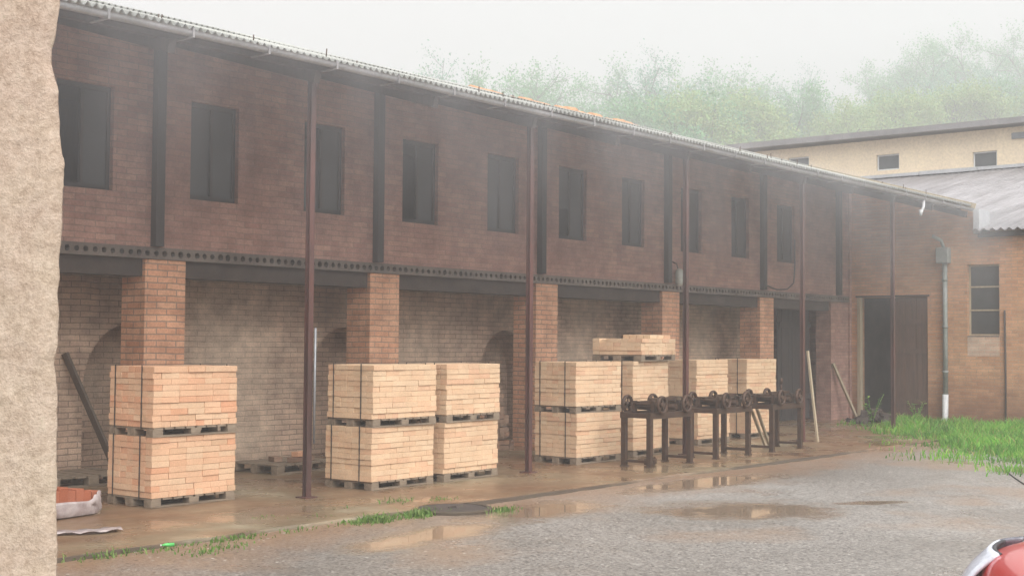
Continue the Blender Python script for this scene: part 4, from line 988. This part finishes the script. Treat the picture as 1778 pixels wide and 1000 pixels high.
mb = MB(); mb.box((-.03, -.36, .55), (.03, .36, .66)); mb.build('grille', MAT['black_trim'], car, bevel=.02)
mb = MB()
for sg in (1, -1): mb.tube([(-.36, sg*.66, .832), (-.6, sg*.68, .855), (-1.15, sg*.70, .90)], .005, 6)
mb.build('bonnet_seam', MAT['black_trim'], car)

# ------------------------------------------------------------------ rain haze
b = MB(); b.box((-90, -90, -1.5), (310, 310, 80)); 
hm = bpy.data.materials.new('rain_haze'); hm.use_nodes = True; ht = hm.node_tree; ht.nodes.clear()
ho = ht.nodes.new('ShaderNodeOutputMaterial'); pv = ht.nodes.new('ShaderNodeVolumePrincipled'); pv.inputs['Color'].default_value = (.90, .91, .92, 1); pv.inputs['Density'].default_value = .0048; pv.inputs['Anisotropy'].default_value = .2
ht.links.new(pv.outputs[0], ho.inputs['Volume'])
hz = b.build('haze', hm); tag(hz, kind='stuff'); hz['label'] = 'pale rain haze filling the air over the yard'; hz['category'] = 'haze'

# ------------------------------------------------------------------ spray of rain dripping off the eave
b = MB(); b.box((3.4, 10.1, 1.9), (30.0, 11.05, 4.86))
mm = bpy.data.materials.new('rain_spray'); mm.use_nodes = True; t_ = mm.node_tree; t_.nodes.clear(); o_ = t_.nodes.new('ShaderNodeOutputMaterial'); v_ = t_.nodes.new('ShaderNodeVolumePrincipled')
v_.inputs['Color'].default_value = (.93, .95, 1, 1)
g_ = t_.nodes.new('ShaderNodeNewGeometry'); s_ = t_.nodes.new('ShaderNodeSeparateXYZ'); t_.links.new(g_.outputs['Position'], s_.inputs[0])
r_ = t_.nodes.new('ShaderNodeMapRange'); r_.interpolation_type = 'SMOOTHSTEP'; r_.inputs['From Min'].default_value = 1.95; r_.inputs['From Max'].default_value = 4.9; r_.inputs['To Min'].default_value = 0; r_.inputs['To Max'].default_value = .125; t_.links.new(s_.outputs[2], r_.inputs['Value'])
mp_ = t_.nodes.new('ShaderNodeMapping'); mp_.inputs['Scale'].default_value = (.55, .5, .18); t_.links.new(g_.outputs['Position'], mp_.inputs[0])
n_ = t_.nodes.new('ShaderNodeTexNoise'); n_.inputs['Scale'].default_value = 2.2; n_.inputs['Detail'].default_value = 2; t_.links.new(mp_.outputs[0], n_.inputs['Vector'])
r2_ = t_.nodes.new('ShaderNodeMapRange'); r2_.inputs['From Min'].default_value = .3; r2_.inputs['From Max'].default_value = .7; r2_.inputs['To Min'].default_value = .35; r2_.inputs['To Max'].default_value = 1.5; t_.links.new(n_.outputs['Fac'], r2_.inputs['Value'])
m_ = t_.nodes.new('ShaderNodeMath'); m_.operation = 'MULTIPLY'; t_.links.new(r_.outputs[0], m_.inputs[0]); t_.links.new(r2_.outputs[0], m_.inputs[1]); t_.links.new(m_.outputs[0], v_.inputs['Density'])
t_.links.new(v_.outputs[0], o_.inputs['Volume'])
q = b.build('rain_spray', mm); tag(q, 'fine pale rain spray dripping off the long eave', 'rain', kind='stuff')
